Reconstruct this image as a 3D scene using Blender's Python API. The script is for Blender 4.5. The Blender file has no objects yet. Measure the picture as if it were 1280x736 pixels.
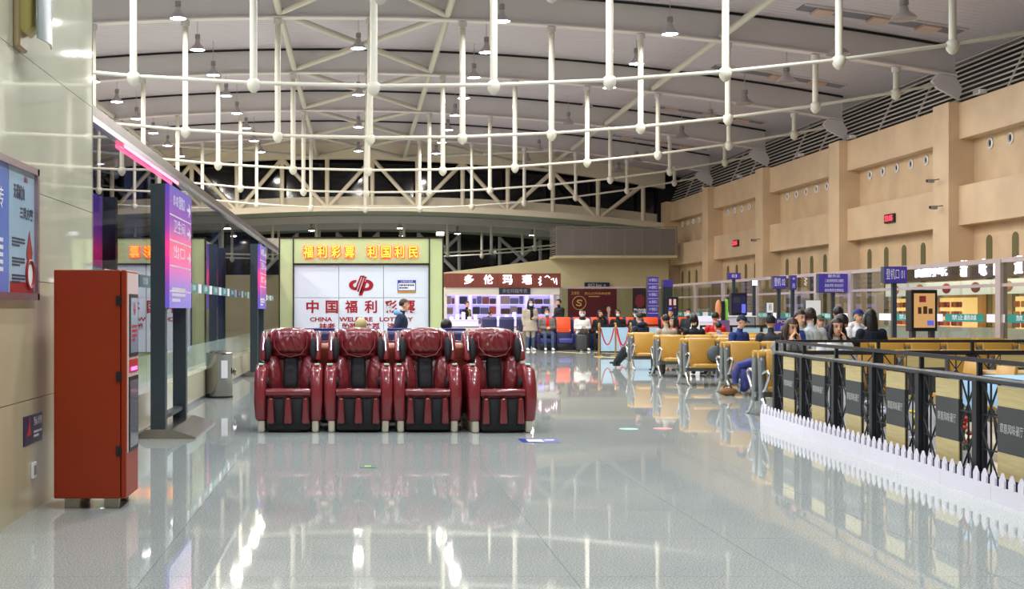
import bpy, bmesh, math, random
import numpy as np
from mathutils import Vector, Matrix, Quaternion
random.seed(7)
scene = bpy.context.scene
COL = scene.collection
PI = math.pi

# ------------------------------------------------------------------ camera
# shift lens: principal point sits at pixel (448, 387) of the 1280x736 frame
F, CX, CY, EYE = 1600.0, 448.0, 387.0, 1.5
cam_d = bpy.data.cameras.new('camera')
cam_d.sensor_fit = 'HORIZONTAL'; cam_d.sensor_width = 36.0
cam_d.lens = F / 1280.0 * 36.0
cam_d.shift_x = (640 - CX) / 1280.0
cam_d.shift_y = (CY - 368) / 1280.0
cam_d.clip_end = 300
cam = bpy.data.objects.new('camera', cam_d); COL.objects.link(cam)
cam.location = (0, 0, EYE); cam.rotation_euler = (PI / 2, 0, 0)
scene.camera = cam

# ------------------------------------------------------------------ world (night) and exposure
world = bpy.data.worlds.new('night'); scene.world = world; world.use_nodes = True
bg = world.node_tree.nodes['Background']
bg.inputs[0].default_value = (0.010, 0.012, 0.022, 1); bg.inputs[1].default_value = 1.0
scene.view_settings.view_transform = 'Standard'
scene.view_settings.look = 'None'
scene.view_settings.exposure = 0.5
scene.view_settings.gamma = 1.0
scene.view_settings.use_curve_mapping = False
LAMP_W = 172.0          # watts of one ceiling lamp
scene.cycles.max_bounces = 8
scene.cycles.diffuse_bounces = 4
scene.cycles.glossy_bounces = 4
scene.cycles.transparent_max_bounces = 16
scene.cycles.sample_clamp_indirect = 6.0
scene.cycles.use_denoising = True

def wx(px, D): return (px - CX) * D / F
def wz(py, D): return EYE + (CY - py) * D / F

# ------------------------------------------------------------------ colour and materials
def lin(h):
    h = h.lstrip('#')
    c = [int(h[i:i + 2], 16) / 255.0 for i in (0, 2, 4)]
    return tuple(x / 12.92 if x <= 0.04045 else ((x + 0.055) / 1.055) ** 2.4 for x in c)
MATS = {}
def mat(name, col, rough=0.5, metal=0.0, spec=0.5, coat=0.0, noise=0.0, nscale=8.0, bump=0.0, bscale=40.0, emit=None, estr=0.0, stretch=None, alpha=None):
    if name in MATS: return MATS[name]
    m = bpy.data.materials.new(name); m.use_nodes = True
    nt = m.node_tree; b = nt.nodes['Principled BSDF']
    c = lin(col) if isinstance(col, str) else col
    b.inputs['Base Color'].default_value = (*c, 1)
    b.inputs['Roughness'].default_value = rough
    b.inputs['Metallic'].default_value = metal
    b.inputs['Specular IOR Level'].default_value = spec
    b.inputs['Coat Weight'].default_value = coat
    b.inputs['Coat Roughness'].default_value = 0.08
    if noise > 0 or bump > 0:
        tc = nt.nodes.new('ShaderNodeTexCoord'); mp = nt.nodes.new('ShaderNodeMapping')
        nt.links.new(tc.outputs['Object'], mp.inputs[0])
        if stretch: mp.inputs['Scale'].default_value = stretch
    if noise > 0:
        n = nt.nodes.new('ShaderNodeTexNoise'); n.inputs['Scale'].default_value = nscale; n.inputs['Detail'].default_value = 5
        nt.links.new(mp.outputs[0], n.inputs['Vector'])
        r = nt.nodes.new('ShaderNodeValToRGB')
        r.color_ramp.elements[0].position = 0.3; r.color_ramp.elements[1].position = 0.7
        r.color_ramp.elements[0].color = (*[x * (1 - noise) for x in c], 1)
        r.color_ramp.elements[1].color = (*[min(1, x * (1 + noise)) for x in c], 1)
        nt.links.new(n.outputs['Fac'], r.inputs[0]); nt.links.new(r.outputs[0], b.inputs['Base Color'])
    if bump > 0:
        n2 = nt.nodes.new('ShaderNodeTexNoise'); n2.inputs['Scale'].default_value = bscale; n2.inputs['Detail'].default_value = 3
        nt.links.new(mp.outputs[0], n2.inputs['Vector'])
        bp = nt.nodes.new('ShaderNodeBump'); bp.inputs['Strength'].default_value = bump; bp.inputs['Distance'].default_value = 0.01
        nt.links.new(n2.outputs['Fac'], bp.inputs['Height']); nt.links.new(bp.outputs[0], b.inputs['Normal'])
    if emit:
        e = lin(emit) if isinstance(emit, str) else emit
        b.inputs['Emission Color'].default_value = (*e, 1); b.inputs['Emission Strength'].default_value = estr
    MATS[name] = m
    return m

def glass_mat(name, tint, ior=1.5, rough=0.0, diffuse=0.0, dcol='#FFFFFF'):
    """thin pane: fresnel reflection over tinted see-through; optional milky film"""
    if name in MATS: return MATS[name]
    m = bpy.data.materials.new(name); m.use_nodes = True
    nt = m.node_tree; nt.nodes.clear()
    out = nt.nodes.new('ShaderNodeOutputMaterial')
    tr = nt.nodes.new('ShaderNodeBsdfTransparent'); tr.inputs[0].default_value = (*lin(tint), 1)
    gl = nt.nodes.new('ShaderNodeBsdfGlossy'); gl.inputs['Roughness'].default_value = rough
    geo = nt.nodes.new('ShaderNodeNewGeometry'); dt = nt.nodes.new('ShaderNodeVectorMath'); dt.operation = 'DOT_PRODUCT'
    nt.links.new(geo.outputs['Incoming'], dt.inputs[0]); nt.links.new(geo.outputs['Normal'], dt.inputs[1])
    def mth(op, a, b=None):
        n = nt.nodes.new('ShaderNodeMath'); n.operation = op; n.use_clamp = False
        for i, q in enumerate((a, b)):
            if q is None: continue
            if isinstance(q, (int, float)): n.inputs[i].default_value = q
            else: nt.links.new(q, n.inputs[i])
        return n.outputs[0]
    r0 = ((ior - 1) / (ior + 1)) ** 2          # Schlick's approximation, the same from both sides of the pane
    fac = mth('ADD', mth('MULTIPLY', mth('POWER', mth('SUBTRACT', 1.0, mth('ABSOLUTE', dt.outputs['Value'])), 5.0), 1 - r0), r0)
    mx = nt.nodes.new('ShaderNodeMixShader')
    base = tr.outputs[0]
    if diffuse > 0:
        df = nt.nodes.new('ShaderNodeBsdfDiffuse'); df.inputs[0].default_value = (*lin(dcol), 1)
        m2 = nt.nodes.new('ShaderNodeMixShader'); m2.inputs[0].default_value = diffuse
        nt.links.new(tr.outputs[0], m2.inputs[1]); nt.links.new(df.outputs[0], m2.inputs[2]); base = m2.outputs[0]
    nt.links.new(fac, mx.inputs[0]); nt.links.new(base, mx.inputs[1]); nt.links.new(gl.outputs[0], mx.inputs[2])
    nt.links.new(mx.outputs[0], out.inputs[0])
    MATS[name] = m
    return m

# ------------------------------------------------------------------ mesh building
class MB:
    """collects geometry, then links it as ONE mesh object"""
    def __init__(self): self.v = []; self.f = []; self.mi = []; self.cur = 0
    def add(self, vs, fs):
        o = len(self.v); self.v.extend([tuple(p) for p in vs])
        for q in fs: self.f.append(tuple(i + o for i in q)); self.mi.append(self.cur)
        return self
    def box(self, x0, x1, y0, y1, z0, z1):
        return self.add([(x0, y0, z0), (x1, y0, z0), (x1, y1, z0), (x0, y1, z0), (x0, y0, z1), (x1, y0, z1), (x1, y1, z1), (x0, y1, z1)],
                        [(0, 3, 2, 1), (4, 5, 6, 7), (0, 1, 5, 4), (1, 2, 6, 5), (2, 3, 7, 6), (3, 0, 4, 7)])
    def rbox(self, x0, x1, y0, y1, z0, z1, r=0.02, seg=2):
        bm = bmesh.new(); bmesh.ops.create_cube(bm, size=1)
        for v in bm.verts: v.co = Vector(((x0 + x1) / 2 + v.co.x * (x1 - x0), (y0 + y1) / 2 + v.co.y * (y1 - y0), (z0 + z1) / 2 + v.co.z * (z1 - z0)))
        r = min(r, 0.49 * min(abs(x1 - x0), abs(y1 - y0), abs(z1 - z0)))
        bmesh.ops.bevel(bm, geom=bm.edges[:], offset=r, segments=seg, affect='EDGES', profile=0.5)
        return self.from_bm(bm)
    def from_bm(self, bm):
        bm.verts.index_update()
        self.add([v.co[:] for v in bm.verts], [[v.index for v in f.verts] for f in bm.faces]); bm.free(); return self
    def ring_loft(self, rings, cap=True, closed=True):
        n = len(rings[0]); vs = [p for r in rings for p in r]; fs = []
        for i in range(len(rings) - 1):
            for j in range(n if closed else n - 1):
                a, b = i * n + j, i * n + (j + 1) % n
                fs.append((a, b, b + n, a + n))
        if cap:
            fs.append(tuple(reversed(range(n)))); fs.append(tuple((len(rings) - 1) * n + j for j in range(n)))
        return self.add(vs, fs)
    def tube(self, pts, r, n=8, cap=True, flat=1.0, up=None):
        """round tube along a polyline; r is a number or one per point; flat squashes it along the second axis"""
        P = [Vector(p) for p in pts]; R = r if isinstance(r, (list, tuple)) else [r] * len(P)
        rings = []; prev = None
        for i, p in enumerate(P):
            t = (P[min(i + 1, len(P) - 1)] - P[max(i - 1, 0)])
            if t.length < 1e-9: t = Vector((0, 0, 1))
            t.normalize()
            ref = Vector(up) if up else (prev if prev is not None else (Vector((1, 0, 0)) if abs(t.x) < 0.8 else Vector((0, 1, 0))))
            a = (ref - t * ref.dot(t))
            if a.length < 1e-6: a = t.orthogonal()
            a.normalize(); b = t.cross(a); prev = a
            rings.append([p + (a * math.cos(2 * PI * k / n) + b * flat * math.sin(2 * PI * k / n)) * R[i] for k in range(n)])
        return self.ring_loft(rings, cap)
    def cyl(self, x, y, z0, z1, r, n=16, r2=None):
        return self.tube([(x, y, z0), (x, y, z1)], [r, r if r2 is None else r2], n)
    def lathe(self, prof, x=0, y=0, z=0, n=20, cap=True):
        return self.ring_loft([[(x + r * math.cos(2 * PI * k / n), y + r * math.sin(2 * PI * k / n), z + h) for k in range(n)] for r, h in prof], cap)
    def ell(self, c, rx, ry, rz, n=14, m=8, rot=None):
        rings = []
        for i in range(m + 1):
            th = PI * (0.02 + 0.96 * i / m)
            ring = []
            for k in range(n):
                p = Vector((rx * math.sin(th) * math.cos(2 * PI * k / n), ry * math.sin(th) * math.sin(2 * PI * k / n), -rz * math.cos(th)))
                if rot is not None: p = rot @ p
                ring.append(Vector(c) + p)
            rings.append(ring)
        return self.ring_loft(rings)
    def prism(self, poly, axis, a, b):
        """extrude a 2-D outline along an axis: 'x' outline is (y,z); 'y' (x,z); 'z' (x,y)"""
        def p3(u, v, w): return {'x': (w, u, v), 'y': (u, w, v), 'z': (u, v, w)}[axis]
        n = len(poly); vs = [p3(u, v, a) for u, v in poly] + [p3(u, v, b) for u, v in poly]
        fs = [tuple(range(n)), tuple(reversed(range(n, 2 * n)))] + [(i, i + n, (i + 1) % n + n, (i + 1) % n) for i in range(n)]
        return self.add(vs, fs)
    def rprism(self, poly, axis, a, b, r=0.02, seg=3):
        t = MB().prism(poly, axis, a, b); bm = bmesh.new()
        bv = [bm.verts.new(v) for v in t.v]
        for q in t.f: bm.faces.new([bv[i] for i in q])
        bmesh.ops.recalc_face_normals(bm, faces=bm.faces[:])
        ed = [e for e in bm.edges if len(e.link_faces) == 2 and e.calc_face_angle(0) > 0.7]
        bmesh.ops.bevel(bm, geom=ed, offset=r, segments=seg, affect='EDGES', profile=0.5)
        return self.from_bm(bm)
    def xf(self, M):
        self.v = [tuple(M @ Vector(p)) for p in self.v]; return self
    def mesh(self, name, mats, smooth=None, fix=True):
        me = bpy.data.meshes.new(name); me.from_pydata(self.v, [], self.f)
        for m in (mats if isinstance(mats, (list, tuple)) else [mats]): me.materials.append(m)
        if len(set(self.mi)) > 1: me.polygons.foreach_set('material_index', self.mi)
        if fix:
            bm = bmesh.new(); bm.from_mesh(me); bmesh.ops.recalc_face_normals(bm, faces=bm.faces[:]); bm.to_mesh(me); bm.free()
        if smooth:
            me.polygons.foreach_set('use_smooth', [True] * len(me.polygons)); me.set_sharp_from_angle(angle=math.radians(smooth))
        me.update(); return me
    def build(self, name, mats, parent=None, smooth=None, loc=None, rz=None):
        return link(name, self.mesh(name, mats, smooth), parent, loc, rz)

def link(name, me, parent=None, loc=None, rz=None):
    o = bpy.data.objects.new(name, me); COL.objects.link(o)
    if parent: o.parent = parent
    if loc is not None: o.location = loc
    if rz is not None: o.rotation_euler = (0, 0, rz)
    return o
def empty(name, loc=(0, 0, 0), rz=0.0):
    o = bpy.data.objects.new(name, None); COL.objects.link(o)
    o.empty_display_size = 0.1; o.location = loc; o.rotation_euler = (0, 0, rz); return o
def tag(o, label=None, cat=None, group=None, kind=None):
    if label: o['label'] = label
    if cat: o['category'] = cat
    if group: o['group'] = group
    if kind: o['kind'] = kind
    return o
def thing(name, label, cat, loc=(0, 0, 0), rz=0.0, group=None): return tag(empty(name, loc, rz), label, cat, group)
def struct(name, mb, m, label=None, smooth=None, parent=None):
    o = mb.build(name, m, parent, smooth)
    if parent is None: tag(o, label, None, None, 'structure')
    return o
def kids(o): return [c for c in KIDS.get(o.name, [])]
KIDS = {}
def copy_tree(root, loc=None, rz=None, label=None, parent=None):
    c = root.copy(); COL.objects.link(c); c.parent = parent
    if loc is not None: c.location = loc
    if rz is not None: c.rotation_euler = (0, 0, rz)
    if label: c['label'] = label
    for ch in [o for o in bpy.data.objects if o.parent == root]:
        k = copy_tree(ch, parent=c)
        k.matrix_parent_inverse = ch.matrix_parent_inverse.copy()
    return c

# ------------------------------------------------------------------ lettering (flat print cut as thin real letters)
def text_mesh(s, size, ext=0.002, bold=0.0, align='CENTER', space=1.0):
    cu = bpy.data.curves.new('lettering', 'FONT'); cu.body = s; cu.size = size; cu.extrude = ext; cu.offset = bold
    cu.align_x = align; cu.align_y = 'CENTER'; cu.resolution_u = 2; cu.space_character = space
    o = bpy.data.objects.new('lettering', cu); COL.objects.link(o)
    dg = bpy.context.evaluated_depsgraph_get()
    me = bpy.data.meshes.new_from_object(o.evaluated_get(dg))
    bpy.data.objects.remove(o); bpy.data.curves.remove(cu)
    return me
# facing: '-y' reads when seen from the camera side, '-x' on a right-hand wall, '+x' on a left-hand wall, '+z' on the floor
ROT = {'-y': (PI / 2, 0, 0), '+y': (PI / 2, 0, PI), '-x': (PI / 2, 0, -PI / 2), '+x': (PI / 2, 0, PI / 2), '+z': (0, 0, 0)}
def text(s, size, loc, face, m, parent=None, name='lettering', ext=0.002, bold=0.0, align='CENTER', width=None, space=1.0, height=None):
    me = text_mesh(s, size, ext, bold, align, space)
    if not me.materials: me.materials.append(m)
    else: me.materials[0] = m
    o = bpy.data.objects.new(name, me); COL.objects.link(o)
    if parent: o.parent = parent
    o.location = loc; o.rotation_euler = ROT[face]
    xs = [v.co.x for v in me.vertices]; ys = [v.co.y for v in me.vertices]
    if xs and width:
        k = width / max(1e-6, max(xs) - min(xs)); o.scale = (k, (height / max(1e-6, max(ys) - min(ys))) if height else 1, 1)
    return o
def scribble(w, h, rows, loc, face, m, parent, name='small_print', ext=0.001, seed=1, align='L'):
    """lines of print too small to read: short dashes"""
    rd = random.Random(seed); b = MB()
    rh = h / rows
    for r in range(rows):
        x = -w / 2; end = w / 2 * (1 if r < rows - 1 else 0.2)
        y = h / 2 - (r + 0.5) * rh
        while x < end:
            l = rd.uniform(0.5, 1.1) * rh
            b.box(x, min(x + l * 0.8, end), y - rh * 0.28, y + rh * 0.28, -ext, ext); x += l
    o = b.build(name, m, parent); o.location = loc; o.rotation_euler = ROT[face]; o['kind'] = 'stuff'
    return o
# ================================================================== THE SETTING
XL, XR = -20.9, 18.2            # outer walls of the hall
def zb(X): return 10.22 - 0.0047 * (X + 1.5) ** 2     # underside of the roof beams
BEAM_H = 0.78
def zdeck(X): return zb(X) + BEAM_H + 0.08
BEAMS = [2.9, 11.7, 20.5, 29.3, 38.1, 47.0, 55.9, 64.8]
TRUSS_Y = 73.7

# ---- floor: speckled polished granite
def floor_mat():
    m = bpy.data.materials.new('polished_granite'); m.use_nodes = True
    nt = m.node_tree; b = nt.nodes['Principled BSDF']
    geo = nt.nodes.new('ShaderNodeNewGeometry')
    n1 = nt.nodes.new('ShaderNodeTexNoise'); n1.inputs['Scale'].default_value = 95; n1.inputs['Detail'].default_value = 2
    n2 = nt.nodes.new('ShaderNodeTexNoise'); n2.inputs['Scale'].default_value = 0.5; n2.inputs['Detail'].default_value = 3
    vo = nt.nodes.new('ShaderNodeTexVoronoi'); vo.inputs['Scale'].default_value = 60
    for n in (n1, n2, vo): nt.links.new(geo.outputs['Position'], n.inputs['Vector'])
    r1 = nt.nodes.new('ShaderNodeValToRGB'); e = r1.color_ramp.elements
    e[0].position = 0.33; e[0].color = (*lin('#8A908E'), 1); e[1].position = 0.68; e[1].color = (*lin('#CED4D1'), 1)
    k = r1.color_ramp.elements.new(0.5); k.color = (*lin('#B2B8B5'), 1)
    nt.links.new(n1.outputs['Fac'], r1.inputs[0])
    r2 = nt.nodes.new('ShaderNodeValToRGB'); r2.color_ramp.elements[0].color = (0.86, 0.86, 0.86, 1); r2.color_ramp.elements[1].color = (1.0, 1.0, 0.98, 1)
    nt.links.new(n2.outputs['Fac'], r2.inputs[0])
    mx = nt.nodes.new('ShaderNodeMix'); mx.data_type = 'RGBA'; mx.blend_type = 'MULTIPLY'; mx.inputs[0].default_value = 1.0
    nt.links.new(r1.outputs[0], mx.inputs[6]); nt.links.new(r2.outputs[0], mx.inputs[7]); nt.links.new(mx.outputs[2], b.inputs['Base Color'])
    b.inputs['Roughness'].default_value = 0.03
    b.inputs['Specular IOR Level'].default_value = 0.42
    return m
M_FLOOR = floor_mat()
M_GROUT = mat('grout', '#8B8F8C', 0.5)
TX0, TX1, TY0, TY1, TS = -2.4, 4.8, 6.0, 24.0, 1.2
fl = MB()
fl.box(XL, TX0, -10, 96, -0.3, 0); fl.box(TX1, XR + 0.6, -10, 96, -0.3, 0)
fl.box(TX0, TX1, -10, TY0, -0.3, 0); fl.box(TX0, TX1, TY1, 96, -0.3, 0)
floor = struct('floor', fl, M_FLOOR, 'polished speckled grey granite floor of the terminal hall')
struct('grout_bed', MB().box(TX0, TX1, TY0, TY1, -0.3, -0.006), M_GROUT, parent=floor)
tm = MB().box(0.0015, TS - 0.0015, 0.0015, TS - 0.0015, -0.006, 0).mesh('floor_tile', M_FLOOR)
for i in range(int(round((TX1 - TX0) / TS))):
    for j in range(int(round((TY1 - TY0) / TS))):
        link('floor_tile', tm, floor, (TX0 + i * TS, TY0 + j * TS, 0))

# ---- roof deck
def deck_mat():
    m = mat('roof_deck', '#C4BCC4', 0.55, 0.0, 0.4)
    nt = m.node_tree; b = nt.nodes['Principled BSDF']
    geo = nt.nodes.new('ShaderNodeNewGeometry'); w = nt.nodes.new('ShaderNodeTexWave'); w.wave_type = 'BANDS'; w.bands_direction = 'Y'
    w.inputs['Scale'].default_value = 1.1; w.inputs['Distortion'].default_value = 0
    nt.links.new(geo.outputs['Position'], w.inputs['Vector'])
    bp = nt.nodes.new('ShaderNodeBump'); bp.inputs['Strength'].default_value = 0.5; bp.inputs['Distance'].default_value = 0.04
    nt.links.new(w.outputs['Fac'], bp.inputs['Height']); nt.links.new(bp.outputs[0], b.inputs['Normal'])
    return m
M_DECK = deck_mat()
NX = 26
XS = [XL + (XR + 0.9 - XL) * i / NX for i in range(NX + 1)]
dk = MB()
ys = [-10, 20.5, TRUSS_Y + 1.2]
for a, b in zip(ys, ys[1:]):
    dk.ring_loft([[(x, a, zdeck(x)), (x, b, zdeck(x)), (x, b, zdeck(x) + 0.2), (x, a, zdeck(x) + 0.2)] for x in XS])
ceiling = struct('ceiling', dk, M_DECK, 'curved ribbed metal roof deck above the hall')

# ---- roof beams: shallow arched plate girders with hanging struts and a sagging tie pipe
M_BEAM = mat('beam_paint', '#CCC8CA', 0.5, noise=0.04, nscale=0.7)
M_FLANGE = mat('beam_flange_paint', '#D8D0CE', 0.5)
M_PIPE = mat('pipe_paint', '#C6C3B6', 0.4)
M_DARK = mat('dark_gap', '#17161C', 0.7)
def ztie(X): return 6.62 + 0.0060 * (X - 1.0) ** 2
STRUTS = [-18.8, -16.0, -13.3, -10.6, -7.9, -5.15, -2.4, 0.35, 3.1, 5.75, 8.4, 11.0, 13.6, 16.0]
ball = MB().lathe([(0.02, 0.12), (0.055, 0.12), (0.14, 0.05), (0.155, -0.03), (0.13, -0.13), (0.07, -0.21), (0.01, -0.24)], n=12).mesh('ball_joint', M_PIPE, 50)
collar = MB().cyl(0, 0, -0.1, 0.05, 0.13, 10).mesh('collar', M_BEAM, 40)
XB = [XL + 0.2 + (17.75 - XL - 0.2) * i / 28 for i in range(29)]
for bi, Y in enumerate(BEAMS):
    w = MB().ring_loft([[(x, Y - 0.05, zb(x)), (x, Y + 0.05, zb(x)), (x, Y + 0.05, zdeck(x) - 0.07), (x, Y - 0.05, zdeck(x) - 0.07)] for x in XB])
    bo = struct('roof_beam', w, M_BEAM, 'shallow arched steel girder carrying the roof deck')
    f = MB().ring_loft([[(x, Y - 0.16, zb(x) - 0.05), (x, Y + 0.16, zb(x) - 0.05), (x, Y + 0.16, zb(x)), (x, Y - 0.16, zb(x))] for x in XB])
    f.build('bottom_flange', M_FLANGE, bo)
    g = MB().ring_loft([[(x, Y - 0.12, zdeck(x) - 0.07), (x, Y + 0.12, zdeck(x) - 0.07), (x, Y + 0.12, zdeck(x) - 0.01), (x, Y - 0.12, zdeck(x) - 0.01)] for x in XB])
    g.build('gap_shade', M_DARK, bo)  # near-black strip painted for the shaded gap between beam and deck
    if bi < 2: continue
    tie = [(x, Y, ztie(x)) for x in [-19.6] + STRUTS] + [(17.3, Y, ztie(17.3))]
    MB().tube(tie, 0.045, 8).build('tie_pipe', M_PIPE, bo, 60)
    for x in STRUTS:
        MB().tube([(x, Y, ztie(x) + 0.1), (x, Y, zb(x) - 0.05)], 0.085, 10).build('strut', M_PIPE, bo, 40)
        link('ball_joint', ball, bo, (x, Y, ztie(x)))
        link('collar', collar, bo, (x, Y, zb(x) - 0.12))
    hp = MB().prism([(17.25, zb(17.3) - 0.05), (17.75, zb(17.8) - 0.05), (17.95, zb(17.8) - 0.4), (17.85, zb(17.8) - 0.72), (17.2, ztie(17.3) - 0.12), (17.05, ztie(17.3) + 0.1)], 'y', Y - 0.07, Y + 0.07)
    hp.build('end_plate', M_BEAM, bo)

# ---- long tubes and crossed bracing under the deck
for x in (-10.7, -2.35, 2.65, 10.8):
    t = MB().tube([(x, BEAMS[2], zb(x) + 0.12), (x, TRUSS_Y, zb(x) + 0.12)], 0.11, 10)
    tag(t.build('roof_tube', M_PIPE, None, 40), None, None, None, 'structure')
for Y0, Y1 in zip(BEAMS[2:], BEAMS[3:] + [TRUSS_Y]):
    for xa, xb2 in ((-2.35, 2.65), (2.65, -2.35)):
        t = MB().tube([(xa, Y0, zb(xa) + 0.12), (xb2, Y1, zb(xb2) + 0.12)], 0.1, 10)
        tag(t.build('roof_brace', M_PIPE, None, 40), None, None, None, 'structure')
    if Y0 > 60:
        for sx in (-1, 1):
            for xa, xb2 in ((2.65 * sx, 10.8 * sx), (10.8 * sx, 2.65 * sx)):
                t = MB().tube([(xa, Y0, zb(xa) + 0.12), (xb2, Y1, zb(xb2) + 0.12)], 0.09, 10)
                tag(t.build('roof_brace', M_PIPE, None, 40), None, None, None, 'structure')

# ---- recessed vent troughs in the deck on the right
M_TROUGH = mat('trough_grey', '#77757F', 0.6); M_TIMBER = mat('trough_block', '#C3A99B', 0.6)
for Y0 in BEAMS[3:]:
    y = Y0 - 1.6
    tr = tag(empty('ceiling_trough', (0, 0, 0)), None, None, None, 'structure')
    xs = [12.6 + 4.6 * i / 6 for i in range(7)]
    MB().ring_loft([[(x, y - 0.35, zdeck(x) - 0.03), (x, y + 0.35, zdeck(x) - 0.03), (x, y + 0.35, zdeck(x) + 0.01), (x, y - 0.35, zdeck(x) + 0.01)] for x in xs]).build('recess', M_TROUGH, tr)
    for x in (13.0, 14.6, 16.0):
        MB().prism([(x, zdeck(x) - 0.05), (x + 0.5, zdeck(x + 0.5) - 0.05), (x + 0.5, zdeck(x + 0.5) - 0.12), (x, zdeck(x) - 0.12)], 'y', y - 0.33, y + 0.33).build('crossbar', M_TIMBER, tr)
    MB().ring_loft([[(x, y - 0.42, zdeck(x) - 0.06), (x, y - 0.35, zdeck(x) - 0.06), (x, y - 0.35, zdeck(x)), (x, y - 0.42, zdeck(x))] for x in xs]).build('lip', M_BEAM, tr)

# ---- right wall
M_STONE = mat('warm_limestone', '#D0B594', 0.38, noise=0.10, nscale=1.3, bump=0.03, bscale=6)
M_STONE2 = mat('warm_limestone_light', '#D5BA9A', 0.34, noise=0.09, nscale=0.9)
M_SLOT = mat('slot_green', '#5E5A35', 0.5)
M_GREY = mat('mid_grey_paint', '#8C8A8C', 0.5)
M_BLACK = mat('black_plastic', '#151518', 0.4)
M_WHITE = mat('white_paint', '#EDEDEF', 0.4)
wr = struct('wall_right', MB().box(18.25, 18.7, -10, 74.2, 0, 7.62), M_STONE, 'warm limestone side wall with pilasters and slot windows')
PIL = [2.9, 11.7, 20.5, 29.15, 37.95, 46.6, 55.4, 64.1, 73.0]
vent = MB().lathe([(0.15, 0.0), (0.16, 0.02), (0.15, 0.04), (0.11, 0.05), (0.105, 0.02), (0.01, 0.02)], n=16); 
vent_ring = MB().lathe([(0.16, 0.0), (0.17, 0.03), (0.13, 0.055), (0.11, 0.03), (0.11, 0.0)], n=16).xf(Matrix.Rotation(-PI / 2, 4, 'Y')).mesh('air_vent', M_WHITE, 40)
vent_core = MB().ell((0, 0, 0), 0.05, 0.05, 0.085, 10, 6).mesh('vent_core', M_BLACK, 40)
for k, Y in enumerate(PIL):
    MB().box(17.5, 18.3, Y, Y + 1.04, 0, 7.66).build('pilaster', M_STONE2, wr)
    if k + 1 < len(PIL):
        a, b = Y + 1.04, PIL[k + 1]
        MB().box(17.8, 18.3, a, b, 6.55, 7.62).build('upper_panel', M_STONE2, wr)
        MB().box(17.8, 18.3, a, b, 4.0, 5.16).build('lower_panel', M_STONE2, wr)
        if k < 3: continue
        L = b - a
        for q in range(6):
            y = a + L * (0.13 + 0.74 * q / 5)
            v = link('air_vent', vent_ring, wr, (18.25, y, 6.3)); link('vent_core', vent_core, v, (0, 0, 0))
        for q in range(5):
            y = a + L * (0.12 + 0.76 * q / 4); hw = 0.17
            poly = [(y - hw, 0.4), (y + hw, 0.4)] + [(y + hw * math.cos(t), 3.5 + hw * math.sin(t)) for t in [PI * i / 8 for i in range(9)]]
            MB().prism(poly, 'x', 18.235, 18.3).build('slot_window', M_SLOT, wr)
# louvred gap between wall and eave
M_BAR = mat('louvre_bar', '#C2BCB8', 0.4, 0.2)
struct('wall_louvre_back', MB().box(18.95, 19.1, -10, 74, 7.5, 9.9), M_DARK, 'dark opening above the limestone wall')
lv = tag(empty('window_louvre'), 'grey pipe louvres between the limestone wall and the eave', None, None, 'structure')
for q in range(9):
    z = 7.78 + q * 0.17
    MB().tube([(18.0 + 0.07 * q, 10, z), (18.0 + 0.07 * q, 73.5, z)], 0.028, 6).build('slat', M_BAR, lv, 60)
for k in range(len(PIL) - 1):
    for q in range(2):
        y = PIL[k] + 3.2 + q * 3.0
        MB().tube([(17.95, y, 7.66), (18.7, y, 9.3)], 0.04, 6).build('slat_bracket', M_BAR, lv)

# ---- other outer walls (behind the camera, far left)
struct('wall_left', MB().box(XL - 0.4, XL, -10, 74, 0, 9.5), M_STONE, 'plain limestone wall beyond the glass partition')
struct('wall_back', MB().box(XL, XR + 0.5, -10.4, -10, 0, 11.2), M_STONE2, 'plain pale stone wall behind the viewer')

# ---- truss at the far end of the main hall
M_TRUSS = mat('truss_paint', '#DCD3BE', 0.45)
M_NIGHT = mat('night_glass', '#12121C', 0.08, 0, 0.6)
def zc(X): return 7.35 - 0.0036 * (X - 0.5) ** 2      # bottom chord
tr = tag(empty('roof_truss'), None, None, None, 'structure')
xs = [XL + 0.2 + (17.6 - XL - 0.2) * i / 24 for i in range(25)]
MB().ring_loft([[(x, TRUSS_Y - 0.2, zc(x) - 0.17), (x, TRUSS_Y + 0.2, zc(x) - 0.17), (x, TRUSS_Y + 0.2, zc(x) + 0.17), (x, TRUSS_Y - 0.2, zc(x) + 0.17)] for x in xs]).build('bottom_chord', M_TRUSS, tr)
MB().ring_loft([[(x, TRUSS_Y - 0.25, zb(x) - 0.05), (x, TRUSS_Y + 0.25, zb(x) - 0.05), (x, TRUSS_Y + 0.25, zdeck(x)), (x, TRUSS_Y - 0.25, zdeck(x))] for x in xs]).build('top_chord', M_TRUSS, tr)
MB().ring_loft([[(x, TRUSS_Y + 0.9, zc(x) + 0.12), (x, TRUSS_Y + 1.1, zc(x) + 0.12), (x, TRUSS_Y + 1.1, zc(x) + 0.75), (x, TRUSS_Y + 0.9, zc(x) + 0.75)] for x in xs]).build('fascia', M_TRUSS, tr)
tx = [-20 + 2.6 * i for i in range(15)]
for i, x in enumerate(tx):
    MB().tube([(x, TRUSS_Y, zc(x)), (x, TRUSS_Y, zb(x))], 0.13, 10).build('post', M_TRUSS, tr, 40)
    if i + 1 < len(tx):
        p, q = (x, zb(x)), (tx[i + 1], zc(tx[i + 1]))
        if i % 2: p, q = (x, zc(x)), (tx[i + 1], zb(tx[i + 1]))
        MB().tube([(p[0], TRUSS_Y, p[1]), (q[0], TRUSS_Y, q[1])], 0.12, 10).build('diagonal', M_TRUSS, tr, 40)
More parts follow.
